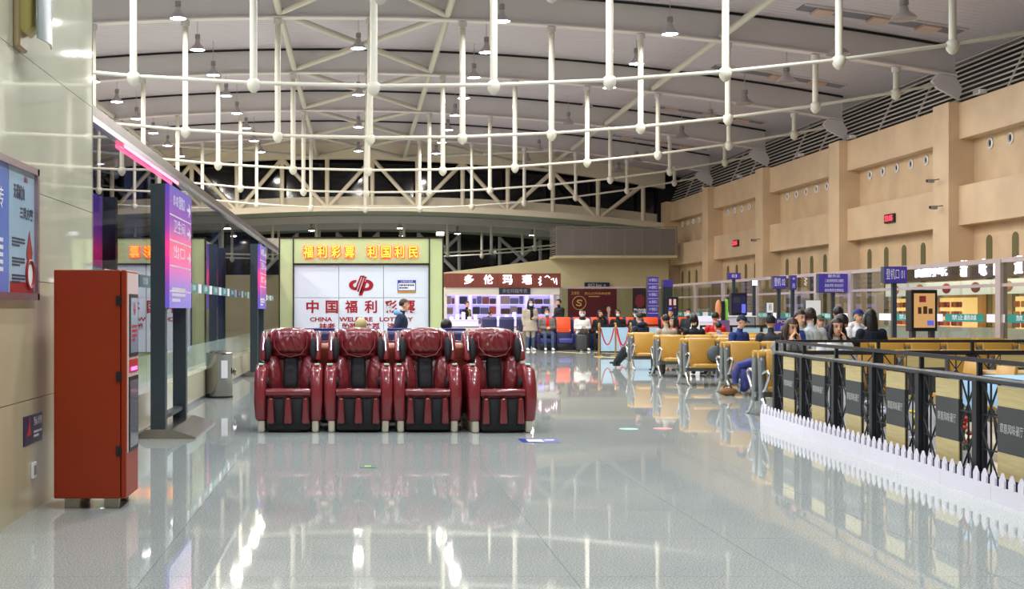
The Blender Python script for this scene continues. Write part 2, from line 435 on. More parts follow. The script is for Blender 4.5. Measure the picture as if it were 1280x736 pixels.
struct('window_1', MB().ring_loft([[(x, TRUSS_Y + 1.15, zc(x) + 0.3), (x, TRUSS_Y + 1.2, zc(x) + 0.3), (x, TRUSS_Y + 1.2, zdeck(x)), (x, TRUSS_Y + 1.15, zdeck(x))] for x in xs]), M_NIGHT, 'dark night window behind the roof truss')

struct('wall_filler', MB().box(17.4, 19.2, 74.3, 74.9, 0, 10.2), M_DARK, 'dark filler added where the limestone wall meets the truss')  # dark block added to close a gap that let the bluish sky show
# ---- lower hall beyond the truss
FY = 92.0
M_CREAM = mat('cream_wall', '#C9BE98', 0.5, noise=0.05, nscale=0.6)
lo = struct('ceiling_low', MB().ring_loft([[(x, TRUSS_Y + 0.9, zc(x) + 0.05), (x, FY, zc(x) - 0.25), (x, FY, zc(x) - 0.1), (x, TRUSS_Y + 0.9, zc(x) + 0.2)] for x in xs]), mat('low_deck', '#AEB8A4', 0.6), 'low curved ceiling beyond the truss')
struct('wall_far', MB().box(XL, XR, FY, FY + 0.3, 0, 4.0), M_CREAM, 'cream wall at the far end of the terminal')
struct('window_2', MB().box(XL, XR, FY + 0.02, FY + 0.2, 4.0, 7.4), M_NIGHT, 'dark night window at the far end')
ft = tag(empty('roof_truss'), None, None, None, 'structure')
for i in range(12):
    x = -16 + 2.9 * i
    MB().tube([(x, FY - 0.5, 4.0), (x, FY - 0.5, zc(x) - 0.3)], 0.13, 8).build('post', M_BEAM, ft, 40)
    MB().tube([(x, FY - 0.5, zc(x) - 0.4), (x + (2.9 if i % 2 else -2.9), FY - 0.5, 4.0)], 0.13, 8).build('diagonal', M_BEAM, ft, 40)
for j in range(2):
    y = 79.0 + 6 * j
    MB().ring_loft([[(x, y - 0.12, zc(x) - 0.5), (x, y + 0.12, zc(x) - 0.5), (x, y + 0.12, zc(x) - 0.05), (x, y - 0.12, zc(x) - 0.05)] for x in xs]).build('cross_beam', M_BEAM, ft)
    MB().tube([(x, y, 4.9 + 0.004 * x * x) for x in (-8, -4, -1, 2, 5, 8, 11, 14)], 0.05, 8).build('tie_pipe', M_PIPE, ft, 60)
    for x in (-8, -5.3, -2.6, 0.1, 2.8, 5.5, 8.2, 10.9):
        MB().tube([(x, y, 4.85 + 0.004 * x * x), (x, y, zc(x) - 0.4)], 0.09, 8).build('strut', M_PIPE, ft, 40)
        link('ball_joint', ball, ft, (x, y, 4.85 + 0.004 * x * x))
struct('wall_end', MB().prism([(3.6, 0), (17.5, 0), (17.5, 4.34), (10.8, 4.34), (3.6, 3.45)], 'y', 72.2, 72.5), M_CREAM, 'cream end wall below the grilled balcony')
struct('wall_end_left', MB().box(-20.8, -6.0, 72.2, 72.5, 0, 4.3), M_CREAM, 'cream end wall left of the lottery booth')

# ---- grilled balconies
M_GRILL = mat('balcony_grill', '#9A938B', 0.45, 0.4)
for (xa, xb2, Ya, za, zt) in ((10.8, 17.45, 70.0, 4.34, 6.05), (-8.2, -2.0, 68.0, 4.3, 5.3)):
    bl = tag(empty('balcony'), None, None, None, 'structure')
    MB().box(xa, xb2, Ya, 72.4, za, za + 0.12).build('slab', M_CREAM, bl)
    MB().box(xa + 0.1, xb2, Ya + 0.5, Ya + 0.6, za + 0.1, zt - 0.1).build('back_panel', M_GREY, bl)
    n = 15
    for q in range(n):
        z = za + 0.15 + (zt - za - 0.2) * q / (n - 1)
        MB().box(xa, xb2, Ya, Ya + 0.03, z, z + 0.045).build('slat', M_GRILL, bl)
        MB().box(xa, xa + 0.03, Ya + 0.03, 72.2, z, z + 0.045).build('slat', M_GRILL, bl)
    for q in range(8):
        x = xa + (xb2 - xa - 0.06) * q / 7
        MB().box(x, x + 0.06, Ya + 0.03, Ya + 0.09, za + 0.12, zt).build('post', M_GRILL, bl)

# ---- left marble pier
M_MARBLE = mat('pale_marble', '#C9C8B4', 0.035, 0, 0.55, noise=0.07, nscale=1.6, stretch=(1, 1, 0.4))
M_MARBLE_B = mat('beige_marble', '#C6BA99', 0.16, 0, 0.5, noise=0.07, nscale=1.6, stretch=(1, 1, 0.4))
PX = -2.44
pier = struct('wall_pier', MB().box(PX - 1.1, PX - 0.03, 0.0, 11.74, 0, 9.8), M_GREY, 'pale marble clad pier wall')
rows = [(0.0, 0.83, M_MARBLE_B), (0.835, 1.71, M_MARBLE_B), (1.715, 2.385, M_MARBLE), (2.39, 3.35, M_MARBLE), (3.355, 4.6, M_MARBLE), (4.605, 6.0, M_MARBLE)]
for z0, z1, m in rows:
    for y0, y1 in ((0.0, 2.9), (2.905, 5.8), (5.805, 8.7), (8.705, 11.76)):
        MB().box(PX - 0.03, PX, y0, y1, z0, z1).build('marble_panel', m, pier)
    MB().box(PX - 1.1, PX, 11.74, 11.77, z0, z1).build('marble_panel', m, pier)

# ---- left glass partition
GX = -2.80
GLASS_L = glass_mat('partition_glass', '#A4AABA', 2.6)
M_FILM = glass_mat('frosted_film', '#BFD0D0', 1.5, 0.05, 0.62, '#C6D8D6')
M_PLINTH = mat('plinth_stone', '#D6CFB4', 0.15, 0, 0.5, noise=0.05, nscale=1.5)
M_ALU = mat('brushed_aluminium', '#B9B9C6', 0.25, 0.85)
M_MULL = mat('mullion_grey', '#B4B8D2', 0.35, 0.0)
gp = tag(empty('glass_partition'), 'tall glass partition along the hall beside the direction signs', None, None, 'structure')
GY0, GY1 = 11.78, 46.0
MB().box(GX - 0.12, GX + 0.19, GY0, GY1, 0, 0.48).build('plinth', M_PLINTH, gp)
MB().box(GX + 0.19, GX + 0.205, GY0, GY1, 0, 0.06).build('kick_strip', M_ALU, gp)
MB().box(GX - 0.05, GX + 0.05, GY0, GY1, 3.45, 3.51).build('top_rail', M_ALU, gp)
M_HEAD = mat('polished_header', '#6E6463', 0.3, 0.9, bump=0.6, bscale=2.5)
MB().box(GX - 0.3, GX - 0.06, GY0, GY1, 3.51, 3.71).build('header_beam', M_HEAD, gp)
MUL = [11.78, 16.9, 21.9, 26.8, 31.6, 36.4, 41.2, 46.0]
for a, b in zip(MUL, MUL[1:]):
    MB().box(GX - 0.006, GX + 0.006, a + 0.004, b - 0.004, 0.90, 3.45).build('glass_pane', GLASS_L, gp)
    MB().box(GX - 0.006, GX + 0.006, a + 0.004, b - 0.004, 0.48, 0.90).build('frosted_pane', M_FILM, gp)
    MB().box(GX - 0.26, GX - 0.012, a - 0.16, a + 0.16, 0.48, 3.45).build('mullion', M_MULL, gp)
# manifestation strips on the glass
M_TEAL = mat('teal_film', '#16847B', 0.4); M_WFILM = mat('white_film', '#E6E6F0', 0.4)
y = 13.0; q = 0
while y < 42:
    m = M_TEAL if q % 2 == 0 else M_WFILM; w = 0.95 if q % 2 == 0 else 0.42
    st = MB().box(GX + 0.006, GX + 0.012, y, y + w, 1.79, 1.95).build('glass_sticker', m, gp)
    if q % 2 == 0: text('禁止翻越', 0.1, (GX + 0.013, y + w / 2, 1.87), '+x', M_WFILM, st, ext=0.0005)
    y += w + 0.14; q += 1
# thin glowing strip standing in for a pink reflection under the header
M_PINK = mat('pink_reflection', '#FF8AA0', 0.4, emit='#FF5078', estr=4.0)
MB().box(GX + 0.05, GX + 0.06, 15.0, 19.5, 3.40, 3.44).build('glow_strip', M_PINK, gp)

# ---- right glass partition in front of the shops
RX = 14.0
GLASS_R = glass_mat('shop_glass', '#DDE2DC', 1.38)
M_RAIL = mat('rail_pinkish_metal', '#D6C8CB', 0.25, 0.6)
rp = tag(empty('glass_partition'), 'long low glass partition in front of the shops', None, None, 'structure')
def rd(px): return RX * F / (px - CX)
RZ = 2.62
posts = [12.0, 19.5, rd(1251.6), rd(1065), rd(1022), rd(947.6), rd(905), rd(869.8), 57.5]
MB().box(RX - 0.06, RX + 0.06, 12, 57.5, RZ - 0.1, RZ).build('top_rail', M_RAIL, rp)
MB().box(RX - 0.04, RX + 0.04, 12, 57.5, 2.0, 2.07).build('mid_rail', M_RAIL, rp)
MB().box(RX - 0.05, RX + 0.05, 12, 57.5, 0, 0.12).build('bottom_rail', M_RAIL, rp)
for a, b in zip(posts, posts[1:]):
    MB().box(RX - 0.08, RX + 0.08, a - 0.11, a + 0.11, 0, RZ - 0.02).build('post', M_RAIL, rp)
    for z0, z1 in ((0.12, 2.0), (2.07, RZ - 0.1)):
        MB().box(RX - 0.006, RX + 0.006, a + 0.11, b - 0.11, z0, z1).build('glass_pane', GLASS_R, rp)
y = 19.8; q = 0
while y < 57:
    m = M_TEAL if q % 2 == 0 else M_WFILM; w = 1.9 if q % 2 == 0 else 0.8
    st = MB().box(RX - 0.013, RX - 0.007, y, y + w, 1.22, 1.40).build('glass_sticker', m, rp)
    if q % 2 == 0: text('禁止翻越', 0.13, (RX - 0.014, y + w / 2, 1.31), '-x', M_WFILM, st, ext=0.0005, width=1.2)
    y += w + 0.12; q += 1
# back glass partition
bp_ = tag(empty('glass_partition'), 'glass partition at the back beside the maroon poster', None, None, 'structure')
MB().box(9.0, 14.0, 57.4, 57.5, 2.45, 2.53).build('top_rail', M_RAIL, bp_)
for xa in (9.0, 10.9, 12.4): 
    MB().box(xa, xa + 0.1, 57.38, 57.5, 0, 2.5).build('post', M_RAIL, bp_)
    MB().box(xa + 0.1, xa + 1.45, 57.43, 57.44, 0.1, 2.45).build('glass_pane', GLASS_R, bp_)

# ---- ceiling lamps: bell pendants
M_LAMP = mat('lamp_metal', '#B7B2B4', 0.35, 0.4)
M_BULB = mat('lamp_glow', '#FFFFFF', 0.4, emit='#F4F4FF', estr=22)
M_BULB_OFF = mat('lamp_lens_off', '#8E8A8C', 0.3)
bell = MB().lathe([(0.05, 0.34), (0.07, 0.32), (0.09, 0.2), (0.16, 0.13), (0.22, 0.06), (0.25, 0.0), (0.235, 0.0), (0.2, 0.06), (0.06, 0.16), (0.01, 0.17)], n=18).mesh('shade', M_LAMP, 40)
box_ = MB().lathe([(0.02, 0.5), (0.08, 0.5), (0.085, 0.36), (0.05, 0.33)], n=12).mesh('driver_box', M_GREY, 40)
disc_on = MB().lathe([(0.01, -0.012), (0.15, -0.01), (0.225, 0.01), (0.225, 0.02), (0.01, 0.02)], n=18).mesh('lens', M_BULB, 40)
disc_off = MB().lathe([(0.01, -0.012), (0.15, -0.01), (0.225, 0.01), (0.225, 0.02), (0.01, 0.02)], n=18).mesh('lens', M_BULB_OFF, 40)
def ceiling_lamp(X, Y, z, lit, label, power=None, color=(1.0, 0.98, 0.94)):
    t = thing('pendant_lamp', label, 'lamp', (X, Y, z), 0, 'bell lamps hanging from the roof')
    link('shade', bell, t); link('driver_box', box_, t); link('lens', disc_on if lit else disc_off, t)
    top = zdeck(X) if Y < TRUSS_Y else zc(X)
    MB().tube([(0, 0, 0.5), (0, 0, top - z)], 0.012, 6).build('rod', M_LAMP, t)
    if lit:
        L = bpy.data.lights.new('lamp_light', 'AREA'); L.shape = 'DISK'; L.size = 0.42; L.energy = power or LAMP_W; L.color = color
        lo_ = bpy.data.objects.new('lamp_light', L); COL.objects.link(lo_); lo_.parent = t; lo_.location = (0, 0, -0.03)
    return t
COOL, WARM = (0.92, 0.97, 1.0), (1.0, 0.93, 0.84)
lines = ((-13.6, 'far left'), (-9.4, 'left'), (-5.15, ''), (0.0, ''), (4.1, ''), (8.9, ''), (13.7, ''))
ordn = ['first', 'second', 'third', 'fourth', 'fifth', 'sixth', 'seventh', 'eighth', 'ninth', 'tenth', 'eleventh', 'twelfth', 'thirteenth', 'fourteenth', 'fifteenth', 'sixteenth', 'seventeenth', 'eighteenth']
for X, _n in lines:
    n = 0
    big = 1.35 if X == 13.7 else 1.0
    step = 8.85 if X in (0.0, -13.6) else 4.42
    Y = 1.2 if step == 4.42 else 5.6
    while Y < TRUSS_Y - 2:
        lit = X < 8 or (X == 8.9 and 25 < Y < 46)
        side = {-13.6: 'outermost row beyond the glass partition', -9.4: 'row over the glass partition side', -5.15: 'row nearest the marble pier', 0.0: 'row along the roof centre line', 4.1: 'row right of the roof centre', 8.9: 'row above the yellow seats', 13.7: 'row next to the limestone wall'}[X]
        fcol = tuple(a + (b - a) * min(1, max(0, (Y - 22) / 22.0)) for a, b in zip(COOL, WARM))
        ceiling_lamp(X, Y, zb(X) - 0.35, lit, f"{'lit' if lit else 'unlit'} bell lamp, {ordn[n]} from the camera in the {side}", color=fcol).scale = (big, big, 1)
        n += 1; Y += step
for i, (X, Y) in enumerate(((-9, 80), (-3, 82), (2.6, 80), (6.5, 84), (11, 81), (3, 88))):
    ceiling_lamp(X, Y, zc(X) - 0.75, True, f'lit bell lamp, {ordn[i]} from the glass side under the low far ceiling', 60, WARM)
# ================================================================== THINGS NEAR THE CAMERA
M_CHROME = mat('chrome', '#C8C8CC', 0.12, 1.0)
M_STEEL = mat('brushed_steel', '#96948E', 0.2, 1.0)

# ---- massage chairs
M_RED = mat('red_leather', '#74242A', 0.24, 0, 0.5, coat=0.45, bump=0.6, bscale=8)
M_REDSH = mat('red_shell', '#7E262D', 0.24, 0, 0.5, coat=0.5)
M_BLK = mat('black_fabric', '#17181C', 0.75, bump=0.1, bscale=120)
M_IVORY = mat('ivory_plastic', '#CFC8B4', 0.35)
M_GREEN_LED = mat('green_label', '#9FD6B4', 0.4)
M_TAN = mat('tan_leather', '#8C4A33', 0.35, coat=0.2)
def squircle_pad(w, h, t, n=14, m=10, puff=1.0):
    """puffed cushion in the XZ plane, bulging to -Y"""
    b = MB(); rings = []
    for i in range(n + 1):
        u = -1 + 2 * i / n
        ring = []
        for j in range(m + 1):
            v = -1 + 2 * j / m
            k = ((1 - abs(u) ** 3) * (1 - abs(v) ** 3)) ** 0.5
            sx = u * (1 - 0.10 * abs(v) ** 3); sz = v * (1 - 0.10 * abs(u) ** 3)
            ring.append((sx * w / 2, -t * k * puff, sz * h / 2))
        rings.append(ring)
    vs = [p for r in rings for p in r]; fs = []
    for i in range(n):
        for j in range(m): fs.append((i * (m + 1) + j, (i + 1) * (m + 1) + j, (i + 1) * (m + 1) + j + 1, i * (m + 1) + j + 1))
    o = len(vs); vs += [(x, 0.02, z) for x, y, z in vs]
    fs += [tuple(reversed([q + o for q in f])) for f in fs[:]]
    edge = [j for j in range(m + 1)] + [i * (m + 1) + m for i in range(1, n + 1)] + [n * (m + 1) + j for j in range(m - 1, -1, -1)] + [i * (m + 1) for i in range(n - 1, 0, -1)]
    for a, c in zip(edge, edge[1:] + edge[:1]): fs.append((a, c, c + o, a + o))
    b.add(vs, fs); return b
def tilt(b, ang, loc): return b.xf(Matrix.Translation(loc) @ Matrix.Rotation(ang, 4, 'X'))
def massage_chair(name, label, shell=M_REDSH, lea=M_RED):
    t = thing(name, label, 'massage chair', (0, 0, 0), 0, 'massage chairs')
    # base and leg rest
    MB().rbox(-0.29, 0.29, -0.40, 0.45, 0.03, 0.30, 0.03).build('base', M_BLACK, t, 35)
    for sx in (-1, 1):
        MB().rprism([(-0.46, 0.0), (0.5, 0.0), (0.55, 0.30), (-0.44, 0.34)], 'x', sx * 0.285, sx * 0.37, 0.025, 2).build('side_foot', M_IVORY, t, 35)
    lr = MB().rprism([(-0.50, 0.03), (-0.2, 0.03), (-0.2, 0.44), (-0.44, 0.44), (-0.50, 0.40)], 'x', -0.262, 0.262, 0.03, 3).build('leg_rest', M_BLK, t, 35)
    for x, w in ((-0.212, 0.046), (0.0, 0.052), (0.212, 0.046)):
        MB().rprism([(x - w, 0.11), (x + w, 0.11), (x + w * 0.62, 0.425), (x - w * 0.62, 0.425)], 'y', -0.545, -0.48, 0.022, 3).build('leg_rest_ridge', lea, lr, 40)
    for x in (-0.108, 0.108):
        MB().rbox(x - 0.055, x + 0.055, -0.512, -0.47, 0.10, 0.415, 0.02).build('calf_channel', M_BLK, lr, 40)
    # seat
    st = MB().rbox(-0.265, 0.265, -0.47, 0.25, 0.40, 0.50, 0.045, 4).build('seat', lea, t, 50)
    MB().tube([(-0.265, -0.45, 0.485), (-0.1, -0.475, 0.49), (0.1, -0.475, 0.49), (0.265, -0.45, 0.485)], 0.05, 12).build('seat_roll', lea, st, 60)
    for x in (-0.10, 0.10): MB().tube([(x, -0.525, 0.475), (x, -0.46, 0.545)], 0.006, 6).build('seam', M_BLACK, st)
    # armrests: big rounded side shells
    for sx in (-1, 1):
        prof = [(-0.47, 0.13), (0.35, 0.13), (0.52, 0.35), (0.50, 0.62), (0.20, 0.80), (-0.22, 0.84), (-0.40, 0.78), (-0.49, 0.62), (-0.52, 0.40)]
        arm = MB().rprism(prof, 'x', sx * 0.262, sx * 0.41, 0.05, 4)
        arm.v = [(x + sx * (0.012 * math.sin(max(0, min(1, (z - 0.1) / 0.75)) * PI) - 0.03 * max(0, (0.35 - z))), y, z) for x, y, z in arm.v]
        ao = arm.build('armrest', shell, t, 50)
        MB().rbox(sx * 0.345 - 0.03, sx * 0.345 + 0.03, -0.34, -0.24, 0.815, 0.835, 0.006).xf(Matrix.Identity(4)).build('control_label', M_GREEN_LED, ao)
        MB().ell((sx * 0.265, -0.22, 0.60), 0.03, 0.12, 0.07, 10, 6).build('inner_pad', M_BLK, ao, 60)
    # back: lumbar bolsters, black centre, head cushion
    bk = MB().rprism([(0.10, 0.42), (0.42, 0.45), (0.62, 1.20), (0.50, 1.25), (0.33, 1.22)], 'x', -0.30, 0.30, 0.05, 3).build('backrest', shell, t, 45)
    tilt(squircle_pad(0.19, 0.46, 0.05), -0.28, (0.0, 0.13, 0.70)).build('back_roller_strip', M_BLK, bk, 60)
    for sx in (-1, 1):
        b = tilt(squircle_pad(0.20, 0.48, 0.10, 14, 22), -0.30, (0, 0.12, 0.69)); b.v = [(x, y + 0.0045 * math.sin(z * 55 + x * 60 + 3 * math.sin(z * 23)) * (1 if y < 0.1 else 0), z) for x, y, z in b.v]; b.xf(Matrix.Translation((sx * 0.185, 0, 0)) @ Matrix.Rotation(sx * -0.35, 4, 'Z'))
        b.build('side_bolster', lea, bk, 60)
    hc = tilt(squircle_pad(0.50, 0.40, 0.115, 18, 14), -0.22, (0, 0.225, 1.055))
    hc.v = [(x, y + 0.014 * math.sin(x * 40 + z * 9) * max(0, (z - 0.85)) * 1.6 + 0.012 * math.cos(z * 60), z + 0.025 * math.cos(x * 5)) for x, y, z in hc.v]
    ho = hc.build('head_cushion', lea, bk, 60)
    hp_ = tilt(squircle_pad(0.38, 0.29, 0.065, 26, 20), -0.18, (0, 0.135, 1.09))
    def crease(x, y, z):
        dx, dz = x, z - 1.20; r = math.hypot(dx, dz); a = math.atan2(dx, -dz)
        return (x, y + 0.016 * math.cos(a * 9) * math.exp(-r / 0.11) + 0.006 * math.sin(x * 70 + z * 30), z)
    hp_.v = [crease(*p) for p in hp_.v]; hp_.build('head_pillow', lea, ho, 70)
    MB().tube([(-0.215, 0.12, 1.17), (-0.20, 0.085, 1.03), (-0.13, 0.055, 0.935), (0, 0.045, 0.905), (0.13, 0.055, 0.935), (0.20, 0.085, 1.03), (0.215, 0.12, 1.17)], 0.008, 6).build('piping', shell, ho, 60)
    # shoulder wings
    for sx in (-1, 1):
        prof = [(0.02, 0.86), (0.30, 0.83), (0.42, 1.14), (0.36, 1.235), (0.24, 1.22), (0.08, 1.05)]
        wg = MB().rprism(prof, 'x', sx * 0.30, sx * 0.385, 0.035, 3)
        wg.v = [(x + sx * 0.02 * (1.05 - z), y, z) for x, y, z in wg.v]
        wo = wg.build('shoulder_wing', shell, t, 45)
        MB().ell((sx * 0.285, 0.09, 1.0), 0.045, 0.075, 0.165, 12, 8, Matrix.Rotation(-0.32, 3, 'X')).build('shoulder_pad', M_BLK, wo, 60)
        MB().tube([(sx * 0.345, 0.01, 0.98), (sx * 0.34, 0.10, 1.10), (sx * 0.335, 0.22, 1.225)], 0.014, 8).build('trim_strip', M_CHROME, wo, 60)
    return t
CD = 16.1
chairs = [('glossy red massage chair beside the steel bin, end of the front row', -0.857, 0.0),
          ('second red massage chair from the steel bin, front row', 0.0, 0.0),
          ('third red massage chair from the steel bin, front row', 0.845, 0.0),
          ('red massage chair turned slightly, at the open-floor end of the front row', 1.725, 0.07)]
mc = massage_chair('massage_chair', chairs[0][0]); mc.location = (chairs[0][1], CD, 0)
for lab, x, r in chairs[1:]: copy_tree(mc, (x, CD - (0.0 if r == 0 else 0.05), 0), r, lab)
backs = ['first', 'second', 'third']
mcb = massage_chair('massage_chair', 'tan massage chair facing away behind the first and second red chairs', M_TAN, M_TAN); mcb.location = (-0.40, CD + 1.3, 0); mcb.rotation_euler = (0, 0, PI); mcb.scale = (0.97, 1, 0.85)
for i, x in enumerate((0.45, 1.28)): copy_tree(mcb, (x, CD + 1.35, 0), PI, ('tan massage chair facing away behind the second and third red chairs', 'tan massage chair facing away behind the third and fourth red chairs')[i])

# ---- red vending cabinet
M_ORANGE = mat('orange_red_paint', '#9A300F', 0.35, 0, 0.4, noise=0.03, nscale=3)
M_PALE = mat('pale_pink_front', '#E2C9C4', 0.3)
cb = thing('vending_cabinet', 'tall orange-red vending cabinet standing by the marble pier', 'cabinet', (-2.02, 9.62, 0))
MB().rbox(-0.27, 0.23, 0.0, 0.52, 0.08, 1.80, 0.008, 2).build('body', M_ORANGE, cb)
dr = MB().rbox(0.235, 0.275, 0.0, 0.52, 0.08, 1.80, 0.008, 2).build('door', M_ORANGE, cb)
MB().box(0.275, 0.279, 0.035, 0.50, 0.42, 1.78).build('front_panel', M_PALE, dr)
MB().box(0.279, 0.286, 0.10, 0.46, 1.14, 1.62).build('upper_window_frame', M_BLACK, dr)
MB().box(0.286, 0.289, 0.13, 0.43, 1.17, 1.59).build('upper_window', mat('window_print', '#8FA3B8', 0.1, 0, 0.6), dr)
text('福', 0.11, (0.2895, 0.28, 1.50), '+x', mat('print_red', '#C2202A', 0.4), dr, ext=0.0005)
scribble(0.22, 0.14, 4, (0.2895, 0.28, 1.32), '+x', MATS['print_red'], dr)
MB().box(0.279, 0.285, 0.10, 0.46, 1.02, 1.12).build('coin_panel', mat('panel_red', '#C0302A', 0.35), dr)
MB().box(0.285, 0.288, 0.16, 0.40, 1.035, 1.06).build('glow_strip', mat('magenta_led', '#FF60E0', 0.4, emit='#FF40D0', estr=5), dr)
MB().box(0.279, 0.286, 0.08, 0.47, 0.42, 0.99).build('lower_window_frame', M_BLACK, dr)
MB().box(0.286, 0.289, 0.11, 0.44, 0.45, 0.96).build('lower_window', mat('dark_glass', '#7D7F88', 0.05, 0, 0.8), dr)
for z in (0.40, 0.96, 1.53): MB().rbox(0.20, 0.24, -0.012, 0.004, z, z + 0.075, 0.004).build('hinge', M_BLACK, cb)
for x in (-0.2, 0.1):
    for y in (0.05, 0.42): MB().box(x, x + 0.11, y, y + 0.06, 0, 0.08).build('foot', M_STEEL, cb)

# ---- things fixed to the marble pier
M_POSTER = mat('poster_blue', '#A9C4DA', 0.12, 0, 0.6, noise=0.08, nscale=2); M_POSTER2 = mat('poster_violet', '#6F86D0', 0.12, 0, 0.6, noise=0.15, nscale=2)
M_DREDP = mat('poster_dark_red', '#9A2A2A', 0.3); M_INK = mat('ink_dark', '#26304A', 0.5); M_PFRAME = mat('poster_frame', '#B09AA0', 0.25, 0.7)
pf = thing('poster_frame', 'wide metal poster frame with two blue health posters on the marble pier', 'poster', (PX, 0, 0))
fy0, fy1, fz0, fz1 = 7.6, 9.6, 1.57, 2.55
for (a, b, c, d) in ((fy0, fy1, fz1 - 0.05, fz1), (fy0, fy1, fz0, fz0 + 0.05), (fy0, fy0 + 0.05, fz0, fz1), (fy1 - 0.05, fy1, fz0, fz1)):
    MB().box(0.002, 0.05, a, b, c, d).build('frame_bar', M_PFRAME, pf)
p1 = MB().box(0.01, 0.022, 8.86, fy1 - 0.05, fz0 + 0.05, fz1 - 0.05).build('poster', M_POSTER, pf)
p2 = MB().box(0.01, 0.022, fy0 + 0.05, 8.84, fz0 + 0.05, fz1 - 0.05).build('poster', M_POSTER2, pf)
MB().box(0.022, 0.024, 8.88, fy1 - 0.07, fz0 + 0.05, fz0 + 0.13).build('poster_footer', M_DREDP, p1)
text('献血', 0.05, (0.025, 9.3, fz1 - 0.11), '+x', M_DREDP, p1, ext=0.0005)
text('无偿献血', 0.11, (0.025, 9.12, 2.33), '+x', M_INK, p1, ext=0.0005, bold=0.002, width=0.3)
text('三类方案', 0.09, (0.025, 9.32, 2.19), '+x', M_INK, p1, ext=0.0005, bold=0.002, width=0.36)
for i, z in enumerate((1.98, 1.84, 1.72)):
    scribble(0.34, 0.07, 3, (0.025, 9.10, z), '+x', M_INK, p1, seed=i)
dp = MB().lathe([(0.004, 0.25), (0.025, 0.20), (0.07, 0.12), (0.085, 0.08), (0.06, 0.02), (0.01, 0.0)], n=14); dp.v = [(x * 0.03, y, z) for x, y, z in dp.v]
dp.xf(Matrix.Translation((0.026, 9.40, 1.83))).build('blood_drop', M_DREDP, p1, 40)
rg = MB().tube([(0.027, 9.40 + 0.1 * math.cos(t), 1.76 + 0.1 * math.sin(t)) for t in [2 * PI * i / 24 for i in range(25)]], 0.014, 6).build('emblem_ring', M_DREDP, p1)
MB().prism([(9.40 + 0.09 * math.cos(2 * PI * i / 20), 1.76 + 0.09 * math.sin(2 * PI * i / 20)) for i in range(20)], 'x', 0.024, 0.026).build('emblem_disc', M_WHITE, p1)
scribble(0.6, 0.3, 6, (0.025, 8.4, 1.85), '+x', M_WFILM, p2, seed=9)
text('公益宣传', 0.16, (0.025, 8.4, 2.25), '+x', M_WFILM, p2, ext=0.0005)

sg = thing('warning_sign', 'small purple caution plate low on the marble pier', 'sign', (PX, 9.6, 0.0))
MB().rbox(0.001, 0.008, -0.29, 0.26, 0.50, 0.72, 0.003).build('plate', mat('sign_purple', '#2A1F4A', 0.3), sg)
MB().prism([(-0.22, 0.57), (-0.07, 0.57), (-0.12, 0.62), (-0.145, 0.70), (-0.17, 0.62)], 'x', 0.008, 0.011).build('cone_symbol', mat('sign_red', '#B03030', 0.4), sg)
text('当心滑倒', 0.07, (0.0112, 0.10, 0.66), '+x', M_WFILM, sg, ext=0.0005, width=0.24)
scribble(0.24, 0.06, 2, (0.0112, 0.10, 0.57), '+x', M_WFILM, sg, seed=4)
so = thing('wall_socket', 'white wall socket below the purple caution plate', 'socket', (PX, 9.58, 0.30))
MB().rbox(0.001, 0.02, -0.06, 0.06, -0.06, 0.06, 0.006).build('plate', M_WHITE, so)
MB().box(0.02, 0.023, -0.03, 0.03, -0.035, 0.035).build('cover', M_GREY, so)
wl = thing('wall_fixture', 'curved grey and yellow wall fixture high on the marble pier', 'wall light', (PX, 9.15, 3.35))
MB().rbox(0.0, 0.05, -0.12, 0.12, 0.0, 0.9, 0.02).build('back_plate', mat('fixture_tan', '#A8946A', 0.4), wl)
MB().rprism([(0.02, 0.95), (0.14, 0.95), (0.14, 0.16), (0.08, 0.10), (0.03, 0.14)], 'y', -0.10, 0.10, 0.015, 2).build('body', mat('fixture_yellow', '#BDB06A', 0.35), wl, 40)
pn = MB().ring_loft([[(0.19 + 0.03 * math.sin(PI * i / 8), -0.2 + 0.4 * i / 8, 0.05 - 0.0 * i), (0.205 + 0.03 * math.sin(PI * i / 8), -0.2 + 0.4 * i / 8, 0.05), (0.205 + 0.03 * math.sin(PI * i / 8), -0.2 + 0.4 * i / 8, 1.0), (0.19 + 0.03 * math.sin(PI * i / 8), -0.2 + 0.4 * i / 8, 1.0)] for i in range(9)])
pn.build('front_shield', mat('fixture_grey', '#9AA3A6', 0.25, 0.4), wl, 40)
MB().tube([(0.13, 0, 0.5), (0.21, 0, 0.5)], 0.02, 8).build('bracket', M_GREY, wl)

# ---- direction sign stands
def sign_mat():
    m = mat('sign_face', '#4B3D9A', 0.25, 0, 0.5)
    nt = m.node_tree; b = nt.nodes['Principled BSDF']; tc = nt.nodes.new('ShaderNodeTexCoord'); sp = nt.nodes.new('ShaderNodeSeparateXYZ')
    nt.links.new(tc.outputs['Generated'], sp.inputs[0]); r = nt.nodes.new('ShaderNodeValToRGB'); e = r.color_ramp.elements
    e[0].position = 0.0; e[0].color = (*lin('#5A55B8'), 1); e[1].position = 1.0; e[1].color = (*lin('#4A3E9E'), 1)
    for p, c in ((0.2, '#8048A8'), (0.36, '#C83A94'), (0.5, '#E83A80'), (0.66, '#8A3C9C')): k = e.new(p); k.color = (*lin(c), 1)
    nt.links.new(sp.outputs['Z'], r.inputs[0]); nt.links.new(r.outputs[0], b.inputs['Base Color']); nt.links.new(r.outputs[0], b.inputs['Emission Color']); b.inputs['Emission Strength'].default_value = 0.45
    return m
M_SIGN = sign_mat(); M_POST = mat('slate_post', '#3A444B', 0.4, 0.3)
